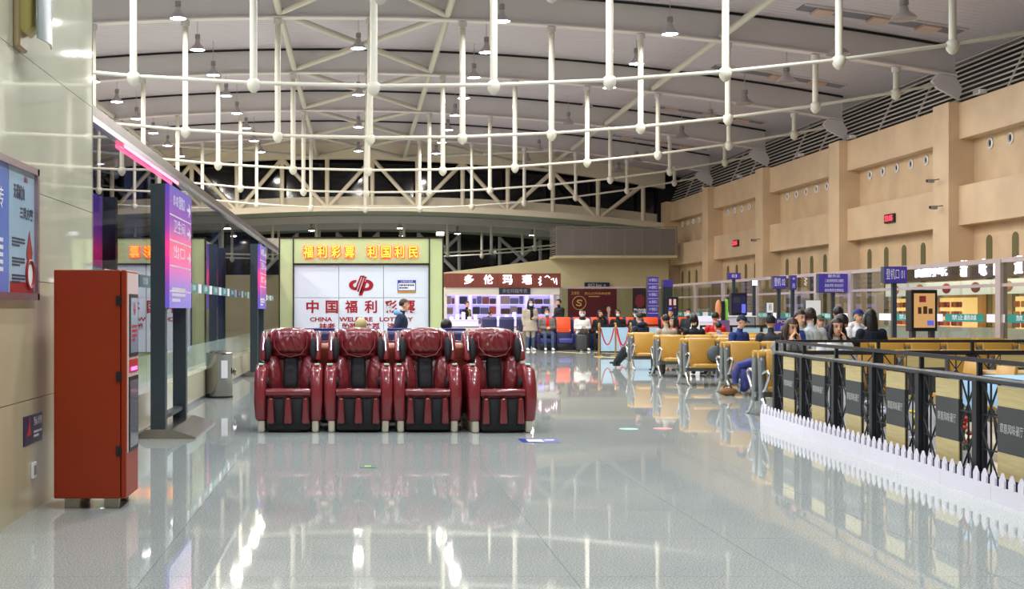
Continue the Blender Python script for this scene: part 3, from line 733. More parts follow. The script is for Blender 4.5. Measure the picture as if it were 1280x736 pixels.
def sign_stand(label, Y, L, lines_):
    t = thing('sign_stand', label, 'sign', (-2.23, Y, 0))
    MB().box(-0.19, -0.02, 0.0, 0.16, 0.11, 2.97).build('post', M_POST, t)
    MB().box(-0.19, -0.02, L - 0.16, L, 0.11, 2.97).build('post', M_POST, t)
    MB().box(-0.155, -0.055, 0.16, L - 0.16, 0.20, 0.25).build('cross_bar', M_POST, t)
    MB().prism([(-0.36, 0), (0.34, 0), (0.34, 0.02), (0.06, 0.11), (-0.24, 0.11), (-0.36, 0.03)], 'y', -0.04, L + 0.04).build('base', M_STEEL, t)
    pn = MB().box(-0.02, 0.03, 0.0, L, 1.52, 2.97).build('panel', M_SIGN, t)
    for i in range(4):
        z = 2.62 - i * 0.30
        MB().box(0.03, 0.034, 0.03, L - 0.05, z - 0.008, z + 0.008).build('divider', M_WFILM, pn)
    for i, s in enumerate(lines_):
        text(s, 0.17, (0.032, L * 0.42, 2.80 - i * 0.31), '+x', M_WFILM, pn, ext=0.001, width=L * 0.5)
        z = 2.78 - i * 0.31
        MB().prism([(L - 0.42, z + 0.02), (L - 0.25, z + 0.02), (L - 0.25, z + 0.09), (L - 0.1, z), (L - 0.25, z - 0.09), (L - 0.25, z - 0.02), (L - 0.42, z - 0.02)], 'x', 0.03, 0.034).build('arrow', M_WFILM, pn)
    scribble(L * 0.6, 0.2, 3, (0.032, L * 0.4, 1.68), '+x', M_WFILM, pn)
    return t
sign_stand('purple and pink direction sign stand near the orange-red cabinet', 14.9, 1.95, ['01-02 登机口', '卫生间', '出口'])
sign_stand('far purple direction sign stand left of the lottery booth', 28.6, 1.95, ['03-04 登机口', '卫生间', '出口'])

# ---- steel bin
bn = thing('waste_bin', 'round brushed steel waste bin against the glass partition', 'bin', (-2.38, 21.9, 0))
MB().lathe([(0.225, 0.0), (0.23, 0.02), (0.23, 0.72), (0.235, 0.73), (0.235, 0.76), (0.20, 0.78), (0.12, 0.80), (0.01, 0.80)], n=28).build('body', M_STEEL, bn, 40)
MB().lathe([(0.235, 0.0), (0.235, 0.03), (0.2, 0.03), (0.2, 0.0)], n=28).build('base_ring', M_BLACK, bn, 40)
lb = MB(); 
for i in range(5):
    a0 = -PI / 2 + 0.25 + 0.5 * i / 4
    lb.v += [(0.232 * math.cos(a0), 0.232 * math.sin(a0), 0.34), (0.232 * math.cos(a0), 0.232 * math.sin(a0), 0.64), (0.235 * math.cos(a0), 0.235 * math.sin(a0), 0.34), (0.235 * math.cos(a0), 0.235 * math.sin(a0), 0.64)]
for i in range(4):
    o = i * 4; lb.f += [(o + 2, o + 6, o + 7, o + 3), (o, o + 1, o + 5, o + 4), (o + 1, o + 3, o + 7, o + 5), (o, o + 4, o + 6, o + 2)]; lb.mi += [0] * 4
lb.f += [(0, 2, 3, 1), (16, 17, 19, 18)]; lb.mi += [0, 0]
lb.build('label', M_WHITE, bn)
MB().ell((0.262, 0.0, 0.44), 0.03, 0.05, 0.06, 10, 6).build('lock', M_STEEL, bn, 60)

# ---- floor stickers
M_BLUE = mat('sticker_blue', '#2A3E9C', 0.3)
fs_ = thing('floor_sticker', 'blue and white floor sticker in front of the turned massage chair', 'sticker', (2.07, 14.65, 0))
MB().box(-0.22, 0.22, -0.22, 0.22, 0.0005, 0.003).build('sheet', M_BLUE, fs_); MB().box(-0.14, 0.04, -0.12, 0.14, 0.003, 0.0036).build('pictogram', M_WFILM, fs_); MB().box(0.07, 0.18, 0.02, 0.10, 0.003, 0.0036).build('caption', M_WFILM, fs_)
fs_ = thing('floor_sticker', 'small green floor sticker between the bin and the camera', 'sticker', (0.09, 12.25, 0))
MB().box(-0.075, 0.075, -0.12, 0.12, 0.0005, 0.003).build('sheet', mat('sticker_green', '#2E6A4E', 0.3), fs_); MB().box(-0.03, 0.03, -0.03, 0.05, 0.003, 0.0036).build('pictogram', mat('sticker_lime', '#BFE08A', 0.3), fs_)
for x, y, c, lab in ((3.4, 16.1, '#9ADBC8', 'pale green round floor sticker on the open floor'), (3.84, 16.15, '#E89AA0', 'pale red round floor sticker on the open floor')):
    o = MB().lathe([(0.12, 0.0005), (0.12, 0.003), (0.01, 0.003)], n=20).build('floor_sticker', mat('st' + c[1:], c, 0.3), None, loc=(x, y, 0)); tag(o, lab, 'sticker')
M_YEL = mat('yellow_tape', '#D8CF7A', 0.4)
for (xa, ya, xb2, yb, lab) in ((7.1, 45.6, 7.75, 44.0, 'yellow floor tape in front of the orange seats, by the grey suitcase'), (8.3, 44.9, 8.9, 44.0, 'yellow floor tape beside the gold rope post'), (7.6, 41.0, 8.3, 39.5, 'yellow floor tape nearest the yellow seats')):
    d = Vector((xb2 - xa, yb - ya, 0)).normalized(); n = Vector((-d.y, d.x, 0)) * 0.09
    o = MB().add([(xa - n.x, ya - n.y, 0.001), (xb2 - n.x, yb - n.y, 0.001), (xb2 + n.x, yb + n.y, 0.001), (xa + n.x, ya + n.y, 0.001), (xa - n.x, ya - n.y, 0.003), (xb2 - n.x, yb - n.y, 0.003), (xb2 + n.x, yb + n.y, 0.003), (xa + n.x, ya + n.y, 0.003)], [(0, 3, 2, 1), (4, 5, 6, 7), (0, 1, 5, 4), (1, 2, 6, 5), (2, 3, 7, 6), (3, 0, 4, 7)]).build('floor_tape', M_YEL)
    tag(o, lab, 'tape')
# ================================================================== LOTTERY BOOTH
BD = 30.8
bs = F / BD
M_BGREEN = mat('booth_green', '#C3CE96', 0.35, noise=0.03, nscale=2)
M_BWHITE = mat('booth_white', '#DDE2EA', 0.15, 0, 0.5)
M_BRONZE = mat('bronze_trim', '#3A2A22', 0.3, 0.5)
M_CRIM = mat('crimson', '#A01020', 0.35)
M_NEON = mat('neon_face', '#FFD84A', 0.4, emit='#FFC83A', estr=0.55); M_NEONR = mat('neon_red_side', '#FF3A2A', 0.4, emit='#FF2A1E', estr=1.3)
bt = thing('lottery_booth', 'green and white lottery booth behind the massage chairs', 'booth', (0, BD, 0))
x0, x1, zt = wx(350, BD), wx(553, BD), wz(298, BD)
MB().box(x0 + 0.05, x1 - 0.05, 0.12, 2.4, 0, zt - 0.02).build('body', M_BGREEN, bt)
for a, b in ((350, 366), (537, 553)):
    MB().box(wx(a, BD), wx(b, BD), 0, 0.14, 0, zt).build('column', M_BGREEN, bt)
MB().box(wx(367, BD), wx(536, BD), 0.0, 0.12, wz(329, BD), zt).build('header', M_BGREEN, bt)
for (a, b, c, d) in ((348.5, 554.5, 298, 296.3), (366, 537, 331, 329)):
    MB().box(wx(a, BD), wx(b, BD), -0.03, 0.14, wz(c, BD), wz(d, BD)).build('trim_bar', M_BRONZE, bt)
for a in (348.5, 366, 536, 553.2):
    MB().box(wx(a, BD), wx(a + 1.4, BD), -0.03, 0.14, 0, zt).build('trim_bar', M_BRONZE, bt)
xs_ = [367.4, 423.5, 479.5, 536]; zs_ = [331, 372, 440]
for i in range(3):
    for j in range(2):
        MB().box(wx(xs_[i], BD) + 0.005, wx(xs_[i + 1], BD) - 0.005, 0.04, 0.11, wz(zs_[j + 1], BD) + 0.005, wz(zs_[j], BD) - 0.005).build('white_panel', M_BWHITE, bt)
for i, ch in enumerate('福利彩票利国利民'):
    px = [385.7, 403, 420, 437, 465.5, 482.5, 499.5, 516.5][i]
    c = text(ch, 0.31, (wx(px, BD), -0.055, wz(316, BD)), '-y', M_NEON, bt, 'neon_character', 0.02, 0.004, width=0.23)
    text(ch, 0.31, (wx(px, BD), -0.02, wz(316, BD)), '-y', M_NEONR, bt, 'neon_halo', 0.018, 0.012, width=0.265)
for i, ch in enumerate('中国福利彩票'):
    px = [390.6, 414.8, 439.4, 464, 488.8, 511.5][i]
    text(ch, 0.36, (wx(px, BD), 0.036, wz(384.5, BD)), '-y', M_CRIM, bt, 'title_character', 0.004, 0.009, width=0.30, height=0.31)
for s, xa, xb2 in (('CHINA', 387, 415), ('WELFARE', 424, 466), ('LOTTERY', 474, 516)):
    text(s, 0.14, (wx((xa + xb2) / 2, BD), 0.036, wz(399.3, BD)), '-y', M_CRIM, bt, 'subtitle', 0.004, 0.004, width=(xb2 - xa) / bs)
for s, px in (('扶老', 409), ('助残', 437), ('救孤', 465), ('济困', 494)):
    text(s, 0.17, (wx(px, BD), 0.036, wz(408.6, BD)), '-y', M_CRIM, bt, 'motto', 0.004, 0.005, width=0.38)
# emblem: split oval with slanted bars
def bar(pts, nm='emblem_bar'):
    MB().prism([(wx(340 + x / 5.664, BD), wz(290 + y / 5.664, BD)) for x, y in pts], 'y', 0.028, 0.042).build(nm, M_CRIM, bt)
def arc(cx, cy, rx, ry, a0, a1, n=14): return [(cx + rx * math.cos(a0 + (a1 - a0) * i / n), cy - ry * math.sin(a0 + (a1 - a0) * i / n)) for i in range(n + 1)]
bar(arc(590, 375, 46, 36, PI * 0.42, PI * 1.55) + arc(592, 375, 18, 16, PI * 1.5, PI * 0.5), 'emblem_left_curve')
bar(arc(668, 376, 50, 40, PI * 0.55, -PI * 0.5) + [(640, 416), (655, 395)] + arc(668, 376, 20, 18, -PI * 0.45, PI * 0.5), 'emblem_right_curve')
for dx in (0, 18, 36):
    bar([(625 + dx * 0.9, 308 + dx * 0.2), (655 + dx * 0.5, 308 + dx * 0.35), (652 + dx * 0.5, 316 + dx * 0.3), (632 + dx * 0.9, 318 + dx * 0.2), (598 + dx * 0.9, 412 + dx * 0.6), (585 + dx * 0.9, 410 + dx * 0.6)])
bar([(655, 350), (672, 350), (640, 448), (612, 448)])
# blue notice
nt_ = MB().box(wx(497, BD), wx(520, BD), 0.03, 0.042, wz(366, BD), wz(350, BD)).build('notice', M_BLUE, bt)
MB().box(wx(498, BD), wx(519, BD), 0.026, 0.03, wz(362.5, BD), wz(353.7, BD)).build('notice_sheet', M_WFILM, nt_)
MB().box(wx(497, BD), wx(520, BD), 0.026, 0.03, wz(366, BD), wz(363.4, BD)).build('notice_footer', mat('ochre', '#C08A2A', 0.4), nt_)
text('公告栏信息', 0.06, (wx(508.5, BD), 0.028, wz(352, BD)), '-y', M_WFILM, nt_, ext=0.0005, width=0.3)
scribble(0.36, 0.13, 2, (wx(508.5, BD), 0.0255, wz(358, BD)), '-y', M_INK, nt_)
# cameras / floodlight cluster at the booth corner
fl_ = thing('floodlight', 'white floodlight clipped on the top corner of the lottery booth', 'light', (wx(551, BD), BD - 0.02, zt + 0.035))
MB().rbox(-0.12, 0.08, -0.14, 0.02, 0.02, 0.12, 0.02).build('head', M_WHITE, fl_); MB().box(-0.03, 0.03, -0.05, 0.05, 0.002, 0.03).build('bracket', M_GREY, fl_)

# ================================================================== AGATE SHOP
SD = 57.0
M_WALNUT = mat('walnut_board', '#6E3022', 0.4, noise=0.2, nscale=3, stretch=(6, 1, 0.3))
M_LETTER = mat('lit_letter', '#FFFFFF', 0.4, emit='#F6F0FF', estr=2.2)
M_SHOPW = mat('shop_white', '#D8D2C6', 0.4); M_SHELFW = mat('shelf_white', '#D9D6F4', 0.4, emit='#B8A8FF', estr=0.4)
sh = thing('agate_shop', 'small shop with a walnut sign board and glowing white shelves', 'shop', (0, SD, 0))
sb = MB().box(wx(557, SD), wx(701, SD), 0, 1.2, wz(359, SD), wz(341.5, SD)).build('sign_board', M_WALNUT, sh)
for i, ch in enumerate('多伦玛瑙'):
    text(ch, 0.5, (wx([586, 610.5, 634.5, 658.5][i], SD), -0.05, wz(350.2, SD)), '-y', M_LETTER, sb, 'lit_character', 0.03, 0.008, width=0.42, height=0.42)
for k, (px, h) in enumerate(((675, 11), (684.5, 4), (693, 8))):
    gx, gz = wx(px, SD), wz(351 if k != 1 else 346.5, SD); hh = h / (F / SD) / 2
    g = MB(); n = 7 if k == 0 else 4
    pts = [(gx + 0.07 * math.sin(i * 2.3 + k), -0.03, gz + hh - 2 * hh * i / n) for i in range(n + 1)]
    if k == 1: pts = [(gx - 0.12, -0.03, gz), (gx - 0.02, -0.03, gz + 0.07), (gx + 0.1, -0.03, gz - 0.02)]
    if k == 2: pts = [(gx - 0.15, -0.03, gz + 0.05), (gx - 0.05, -0.03, gz + 0.12), (gx, -0.03, gz - 0.1), (gx + 0.08, -0.03, gz + 0.12), (gx + 0.1, -0.03, gz - 0.16)]
    g.tube(pts, 0.022, 6).build('script_stroke', M_LETTER, sb)
MB().box(wx(556, SD), wx(700, SD), 0.1, 1.2, wz(368, SD), wz(359, SD)).build('fascia', M_SHOPW, sh)
np_ = MB().box(wx(624, SD), wx(663, SD), 0.02, 0.1, wz(368, SD), wz(360, SD)).build('name_plate', mat('plate_dark', '#1C1C2C', 0.4), sh)
text('多伦玛瑙专卖', 0.2, (wx(643.5, SD), 0.015, wz(364, SD)), '-y', M_GREY, np_, ext=0.002, width=1.1)
MB().box(wx(556, SD), wx(700, SD), 3.0, 3.2, 0, wz(368, SD)).build('back_wall', M_SHELFW, sh)
for x in (556, 697): MB().box(wx(x, SD), wx(x + 3, SD), 0.2, 3.0, 0, wz(368, SD)).build('side_wall', M_SHOPW, sh)
rs = random.Random(3)
goods = [mat('goods%d' % i, c, 0.3, 0.0) for i, c in enumerate(('#4A3A30', '#7A4A3A', '#2E2E3A', '#8A7A70', '#5A5A70', '#9A4A30'))]
x = wx(560, SD)
while x < wx(694, SD):
    w = rs.choice((0.55, 0.8, 1.25))
    un = MB()
    un.box(x, x + w, 2.5, 2.52, 0.8, 2.2); un.box(x, x + 0.05, 2.3, 2.5, 0.8, 2.2); un.box(x + w - 0.05, x + w, 2.3, 2.5, 0.8, 2.2)
    uo = un.build('display_cabinet', M_SHELFW, sh)
    for zq in (0.8, 1.25, 1.72, 2.15): MB().box(x + 0.05, x + w - 0.05, 2.3, 2.5, zq, zq + 0.04).build('shelf', M_SHELFW, uo)
    for zq in (0.84, 1.29, 1.76):
        xx = x + 0.09
        while xx < x + w - 0.2:
            gw = rs.uniform(0.16, 0.42); gh = rs.uniform(0.22, 0.38)
            gw = min(gw, x + w - 0.08 - xx)
            MB().rbox(xx, xx + gw, 2.33, 2.47, zq, zq + gh, 0.03, 1).build('ornament', rs.choice(goods), uo); xx += gw + rs.uniform(0.01, 0.05)
    x += w + 0.06
L = bpy.data.lights.new('shop_light', 'AREA'); L.shape = 'RECTANGLE'; L.size = 4.6; L.size_y = 0.4; L.energy = 24; L.color = (0.72, 0.66, 1.0)
lo_ = bpy.data.objects.new('shop_light', L); COL.objects.link(lo_); lo_.parent = sh; lo_.location = (6.5, 1.8, 2.6)
# shop counters
for i, (pa, pb, lab) in enumerate(((560, 598, 'white glass-topped shop counter next to the lottery booth'), (619, 668, 'row of display stands on the shop counter behind the standing woman'))):
    ct = thing('shop_counter', lab, 'counter', (0, SD - 2.2, 0)); D_ = SD - 2.2
    MB().box(wx(pa, D_), wx(pb, D_), 0, 0.6, 0, 0.75).build('base', M_SHOPW, ct)
    MB().box(wx(pa, D_), wx(pb, D_), 0.0, 0.6, 0.78, 1.05).build('glass_case', mat('case_glow', '#CFCBEF', 0.2, emit='#A89CF0', estr=0.5), ct)
    MB().box(wx(pa, D_) - 0.03, wx(pb, D_) + 0.03, -0.03, 0.63, 0.75, 0.78).build('shelf', M_STEEL, ct)
    MB().box(wx(pa, D_) - 0.03, wx(pb, D_) + 0.03, -0.03, 0.63, 1.05, 1.08).build('top', M_WHITE, ct)
    for q in range(5):
        xq = wx(pa + (pb - pa) * (q + 0.3) / 5, D_)
        MB().rbox(xq, xq + 0.16, 0.15, 0.35, 1.08, 1.2 + 0.1 * ((q * 7) % 3), 0.03, 1).build('display_stand', M_SHELFW, ct)

# ================================================================== WALL POSTERS AT THE BACK
M_MAROON = mat('maroon_poster', '#4A1820', 0.25); M_GOLD = mat('gold_print', '#C9A24A', 0.35, 0.3)
pp = thing('advert_poster', 'maroon poster with a gold round emblem and a portrait', 'poster', (0, 57.3, 0)); PD = 57.3
MB().box(wx(710, PD), wx(771, PD), 0, 0.06, 0.0, wz(361, PD)).build('board', M_MAROON, pp)
MB().tube([(wx(724, PD) + 0.3 * math.cos(t), -0.012, wz(378.5, PD) + 0.3 * math.sin(t)) for t in [2 * PI * i / 28 for i in range(29)]], 0.014, 6).build('emblem_ring', M_GOLD, pp)
MB().tube([(wx(724, PD) + u, -0.012, wz(378.5, PD) + v) for u, v in ((0.13, 0.08), (0.05, 0.13), (-0.06, 0.11), (-0.09, 0.05), (-0.02, 0.01), (0.07, -0.03), (0.09, -0.09), (0.02, -0.13), (-0.08, -0.11), (-0.14, -0.07))], 0.028, 6).build('emblem_curl', M_GOLD, pp)
text('玉龙石', 0.15, (wx(719, PD), -0.004, wz(366.5, PD)), '-y', M_GOLD, pp, ext=0.002, width=0.36)
text('匠心之作传承经典', 0.12, (wx(747, PD), -0.004, wz(367, PD)), '-y', M_GOLD, pp, ext=0.002, width=1.15)
scribble(0.8, 0.07, 1, (wx(747, PD), -0.004, wz(370.5, PD)), '-y', M_GOLD, pp)
M_SKINP = mat('portrait_skin', '#C79E8A', 0.5); M_HAIRP = mat('portrait_dark', '#1A1214', 0.6)
cxp = wx(761, PD)
def disc(cx_, cz_, rx, rz, y0, nm, m): MB().prism([(cx_ + rx * math.cos(2 * PI * i / 18), cz_ + rz * math.sin(2 * PI * i / 18)) for i in range(18)], 'y', y0 - 0.003, y0).build(nm, m, pp)
MB().prism([(cxp - 0.25, 1.0), (cxp + 0.27, 1.0), (cxp + 0.2, 1.28), (cxp + 0.06, 1.36), (cxp - 0.06, 1.36), (cxp - 0.17, 1.28)], 'y', -0.004, 0).build('portrait_jacket', M_HAIRP, pp)
MB().prism([(cxp - 0.05, 1.1), (cxp + 0.02, 1.1), (cxp + 0.06, 1.4), (cxp - 0.05, 1.4)], 'y', -0.007, -0.004).build('portrait_neck', M_SKINP, pp)
disc(cxp, 1.56, 0.13, 0.16, -0.004, 'portrait_hair', M_HAIRP); disc(cxp - 0.01, 1.51, 0.09, 0.13, -0.008, 'portrait_face', M_SKINP)
db = thing('advert_poster', 'dark poster with white capital letters under a red oval print, beside the purple pillar', 'poster', (0, 57.2, 0))
MB().box(wx(791, 57.2), wx(809, 57.2), 0, 0.06, 0.0, wz(360, 57.2)).build('board', mat('poster_dark', '#2A1C28', 0.3), db)
MB().prism([(wx(800, 57.2) + 0.22 * math.cos(2 * PI * i / 18), wz(376, 57.2) + 0.3 * math.sin(2 * PI * i / 18)) for i in range(18)], 'y', -0.004, 0).build('red_print', mat('poster_dimred', '#6A2028', 0.4), db)
text('TEN DOORS', 0.2, (wx(800, 57.2), -0.006, wz(389, 57.2)), '-y', M_WFILM, db, ext=0.002, bold=0.006, width=0.56, height=0.22)
# dark blue hanging gate sign
hs = thing('hanging_sign', 'dark blue direction sign mounted on the cream end wall', 'sign', (0, 72.0, 0))
MB().box(wx(731, 72), wx(762, 72), 0, 0.15, wz(360, 72), wz(353, 72)).build('box', mat('navy_sign', '#14204A', 0.3), hs)
text('出口 Exit →', 0.2, (wx(746, 72), -0.01, wz(356.5, 72)), '-y', M_WFILM, hs, ext=0.004, width=1.0)
# purple pillar sign
M_PURP = mat('purple_sign', '#3C3080', 0.3, emit='#3C3090', estr=0.25)
def totem(label, D_, pa, pb, zt_, z0_, side=0.35):
    t = thing('sign_totem', label, 'sign', (0, D_, 0))
    MB().box(wx(pa, D_), wx(pb, D_), 0.03, side, 0, zt_).build('column', M_POST, t)
    f = MB().box(wx(pa, D_), wx(pb, D_), 0, 0.03, z0_, zt_).build('face', M_PURP, t)
    for q in range(5):
        z = zt_ - 0.3 * (q + 1)
        if z < z0_ + 0.1: break
        MB().box(wx(pa, D_), wx(pb, D_), -0.004, 0, z, z + 0.015).build('divider', M_WFILM, f)
        text('0%d 登机口' % (q + 3), 0.14, ((wx(pa, D_) + wx(pb, D_)) / 2, -0.003, z + 0.16), '-y', M_WFILM, f, ext=0.001, width=(wx(pb, D_) - wx(pa, D_)) * 0.75)
    return t
totem('purple sign totem behind the orange seats', 52.5, 810, 823, 2.85, 1.05)
totem('tall dark sign column beside the purple totem, with a purple top', 53.5, 829, 841, 2.75, 2.45)

# ================================================================== ORANGE AND BLUE LOUNGE CHAIRS
M_OR = mat('orange_cover', '#E8501C', 0.4); M_BLU = mat('blue_leatherette', '#40428E', 0.4, coat=0.1); M_BLU2 = mat('blue_leatherette_dark', '#2E2E58', 0.45)
def lounge_chair(label, cover):
    t = thing('lounge_chair', label, 'chair', (0, 0, 0), 0, 'padded lounge chairs')
    MB().rbox(-0.28, 0.28, -0.28, 0.30, 0.0, 0.26, 0.02).build('base', M_BLACK, t, 40)
    MB().rbox(-0.27, 0.27, -0.34, 0.14, 0.26, 0.44, 0.05, 3).build('seat', M_BLU, t, 50)
    bk = MB().rprism([(0.10, 0.28), (0.34, 0.28), (0.48, 1.16), (0.32, 1.20), (0.22, 1.14)], 'x', -0.275, 0.275, 0.04, 3).build('backrest', M_BLU2, t, 45)
    cv = MB().rprism([(0.145, 0.66), (0.175, 0.655), (0.265, 1.14), (0.37, 1.20), (0.365, 1.225), (0.225, 1.175)], 'x', -0.265, 0.265, 0.01, 2).build('back_cover', cover, bk, 40)
    for sx in (-1, 1):
        MB().rbox(sx * 0.29 - 0.025, sx * 0.29 + 0.025, -0.26, 0.28, 0.1, 0.60, 0.022, 3).build('armrest', M_BLU2, t, 45)
        MB().box(sx * 0.24 - 0.02, sx * 0.24 + 0.02, 0.135, 0.15, 0.72, 0.76).xf(Matrix.Identity(4)).build('print_mark', M_WFILM, cv)
        MB().box(sx * 0.21 - 0.03, sx * 0.21 + 0.03, 0.218, 0.235, 1.06, 1.10).build('print_mark', M_WFILM, cv)
    MB().box(-0.11, 0.11, 0.19, 0.205, 0.88, 0.90).build('print_mark', M_WFILM, cv)
    return t
LD = 47.6
lc = lounge_chair('orange covered lounge chair at the end by the standing woman', M_OR); lc.location = (7.0, LD, 0)
names_o = ['second', 'third', 'fourth', 'fifth', 'sixth', 'seventh', 'eighth', 'ninth']
for i in range(8): copy_tree(lc, (7.0 + 0.655 * (i + 1), LD, 0), 0, f'orange covered lounge chair, {names_o[i]} from the standing woman')
lb_ = lounge_chair('blue lounge chair facing the lottery booth, at the bin end behind the massage chairs', M_BLU); lb_.location = (-0.62, 19.7, 0); lb_.rotation_euler = (0, 0, PI)
for i in range(3): copy_tree(lb_, (-0.62 + 0.66 * (i + 1), 19.7, 0), PI, f'blue lounge chair facing the lottery booth, {names_o[i]} from the bin end')
for i in range(3): copy_tree(lb_, (5.0 + 0.66 * i, 49.2, 0), PI, f'blue lounge chair facing the agate shop, {["first", "second", "third"][i]} from the lottery booth')
for i in range(9): copy_tree(lb_, (7.0 + 0.655 * i, 48.9, 0), PI, f'blue lounge chair back to back with the orange row, {["first", *names_o][i]} from the shop end')

# ================================================================== QUEUE BARRIERS AND ROPE POSTS
M_BARB = mat('barrier_blue', '#A9CDE6', 0.4); M_ROPE = mat('red_rope', '#B01A2A', 0.7); M_BRASS = mat('brass', '#C8A468', 0.25, 0.9)
def barrier(label, Xa, Xb, Y, h=1.02):
    t = thing('queue_barrier', label, 'barrier', (0, Y, 0))
    n = max(1, int(round((Xb - Xa) / 0.95)))
    for i in range(n + 1):
        x = Xa + (Xb - Xa) * i / n
        MB().box(x - 0.035, x + 0.035, -0.03, 0.03, 0, h).build('post', M_BLACK, t); MB().rbox(x - 0.17, x + 0.17, -0.14, 0.14, 0, 0.03, 0.01, 1).build('base', M_BLACK, t)
        if i < n:
            x2 = Xa + (Xb - Xa) * (i + 1) / n
            MB().box(x + 0.05, x2 - 0.05, -0.01, 0.01, 0.14, h - 0.1).build('panel', M_BARB, t)
            MB().box(x + 0.035, x2 - 0.035, -0.025, 0.025, h - 0.06, h).build('top_bar', M_BLACK, t); MB().box(x + 0.035, x2 - 0.035, -0.02, 0.02, 0.09, 0.13).build('bottom_bar', M_BLACK, t)
    return t
barrier('black framed queue barrier with pale blue panels behind the gold rope posts', 7.9, 9.9, 42.0)
barrier('long black framed queue barrier with blue panels behind the yellow seats', 10.6, 13.4, 39.6)
posts_r = [(wx(749, 41), 41.0), (wx(769.5, 41.2), 41.2), (wx(778, 42.9), 41.6)]
for i, (x, y) in enumerate(posts_r):
    t = thing('rope_post', ('brass rope post nearest the orange chairs, with a wide foot', 'brass rope post in the middle of the three', 'brass rope post nearest the yellow seats')[i], 'rope post', (x, y, 0))
    MB().lathe([(0.16, 0), (0.165, 0.02), (0.1, 0.035), (0.03, 0.05), (0.01, 0.05)], n=20).build('foot', M_BRASS, t, 40)
    MB().cyl(0, 0, 0.04, 0.92, 0.028, 12).build('pole', M_BRASS, t, 40); MB().lathe([(0.03, 0.92), (0.05, 0.94), (0.05, 0.97), (0.03, 0.99), (0.035, 1.01), (0.045, 1.04), (0.03, 1.08), (0.005, 1.09)], n=14).build('finial', M_BRASS, t, 40)
def rope(label, A, B, sag):
    pts = []
    for i in range(13):
        u = i / 12; p = Vector(A).lerp(Vector(B), u); p.z -= sag * 4 * u * (1 - u); pts.append(p)
    tag(MB().tube(pts, 0.022, 8).build('barrier_rope', M_ROPE, None, 60), label, 'rope')
a, b, c = [Vector((x, y, 0.9)) for x, y in posts_r]
rope('red rope hanging between the first two brass posts', a + Vector((0.055, 0, 0)), b - Vector((0.055, 0, 0)), 0.52)
rope('red rope hanging from the middle brass post to the barrier', b + Vector((0.0, -0.055, 0)), (b.x + 0.02, b.y - 0.9, 0.25), 0.05)
rope('red rope hanging between the last two brass posts', b + Vector((0.05, 0.03, 0)), c - Vector((0.05, 0, 0)), 0.55)
# ================================================================== YELLOW BEAM SEATING
M_YSEAT = mat('amber_cushion', '#B98C3C', 0.38, coat=0.1, noise=0.05, nscale=4)
M_SEATGREY = mat('seat_side_grey', '#7E8386', 0.35, 0.6)
M_CHR2 = mat('arm_chrome', '#C9CCD0', 0.18, 1.0)
SW = 0.64
seat_m = MB().rprism([(-0.50, 0.36), (-0.53, 0.40), (-0.50, 0.445), (-0.10, 0.43), (-0.06, 0.40), (-0.10, 0.36)], 'x', -0.255, 0.255, 0.022, 3).mesh('seat', M_YSEAT, 50)
back_m = MB().rprism([(-0.13, 0.42), (-0.04, 0.42), (0.045, 0.87), (0.03, 0.935), (-0.03, 0.94), (-0.075, 0.88)], 'x', -0.27, 0.27, 0.03, 3).mesh('backrest', M_YSEAT, 50)
side_m = MB().rprism([(-0.13, 0.2), (0.0, 0.2), (0.06, 0.84), (-0.05, 0.86), (-0.11, 0.80)], 'x', -0.03, 0.03, 0.012, 2).mesh('side_panel', M_SEATGREY, 40)
cap_m = MB().tube([(-0.04, -0.02, 0.87), (0.04, -0.02, 0.87)], 0.055, 14).mesh('end_cap', M_YSEAT, 50)
arm_m = MB().tube([(0, -0.12, 0.36), (0, -0.22, 0.40), (0, -0.36, 0.55), (0, -0.40, 0.61), (0, -0.34, 0.645), (0, -0.2, 0.64), (0, -0.10, 0.60)], 0.022, 8, flat=1.2).mesh('armrest', M_CHR2, 60)
leg_m = MB().tube([(0, -0.45, 0.012), (0, -0.30, 0.05), (0, -0.12, 0.24), (0, 0.0, 0.30)], [0.022, 0.026, 0.032, 0.03], 8).mesh('leg', M_CHR2, 60)
def seat_row(label, X0, n, Y, double=True):
    t = thing('terminal_bench', label, 'seating', (X0, Y, 0), 0, 'amber airport seat rows')
    MB().box(-0.05, n * SW + 0.05, -0.05, 0.05, 0.27, 0.34).build('beam', M_SEATGREY, t)
    for rz, off in ((0, -0.10), (PI, 0.10)) if double else ((0, -0.10),):
        for i in range(n + 1):
            x = i * SW
            for nm, me in (('side_panel', side_m), ('end_cap', cap_m), ('armrest', arm_m)):
                link(nm, me, t, (x, off, 0), rz)
            if i % 2 == 0: link('leg', leg_m, t, (x, off, 0), rz)
            if i < n:
                link('seat', seat_m, t, (x + SW / 2, off, 0), rz); link('backrest', back_m, t, (x + SW / 2, off, 0), rz)
    return t
ROWS = [('Z', 5.64, 9, 18.05), ('A', 6.55, 10, 22.9), ('B', 6.5, 10, 25.6), ('C', 6.7, 8, 28.8), ('D', 6.8, 8, 32.0)]
rl = ['amber double seat row just behind the lattice fence', 'amber seat row with the blue jacket lying on its end seat', 'amber seat row second behind the lattice fence corner, with a grey bag', 'amber seat row where the man in the beige coat sits', 'amber seat row where the man with outstretched legs sits']
for (k, x, n, y), lab in zip(ROWS, rl): seat_row(lab, x, n, y)

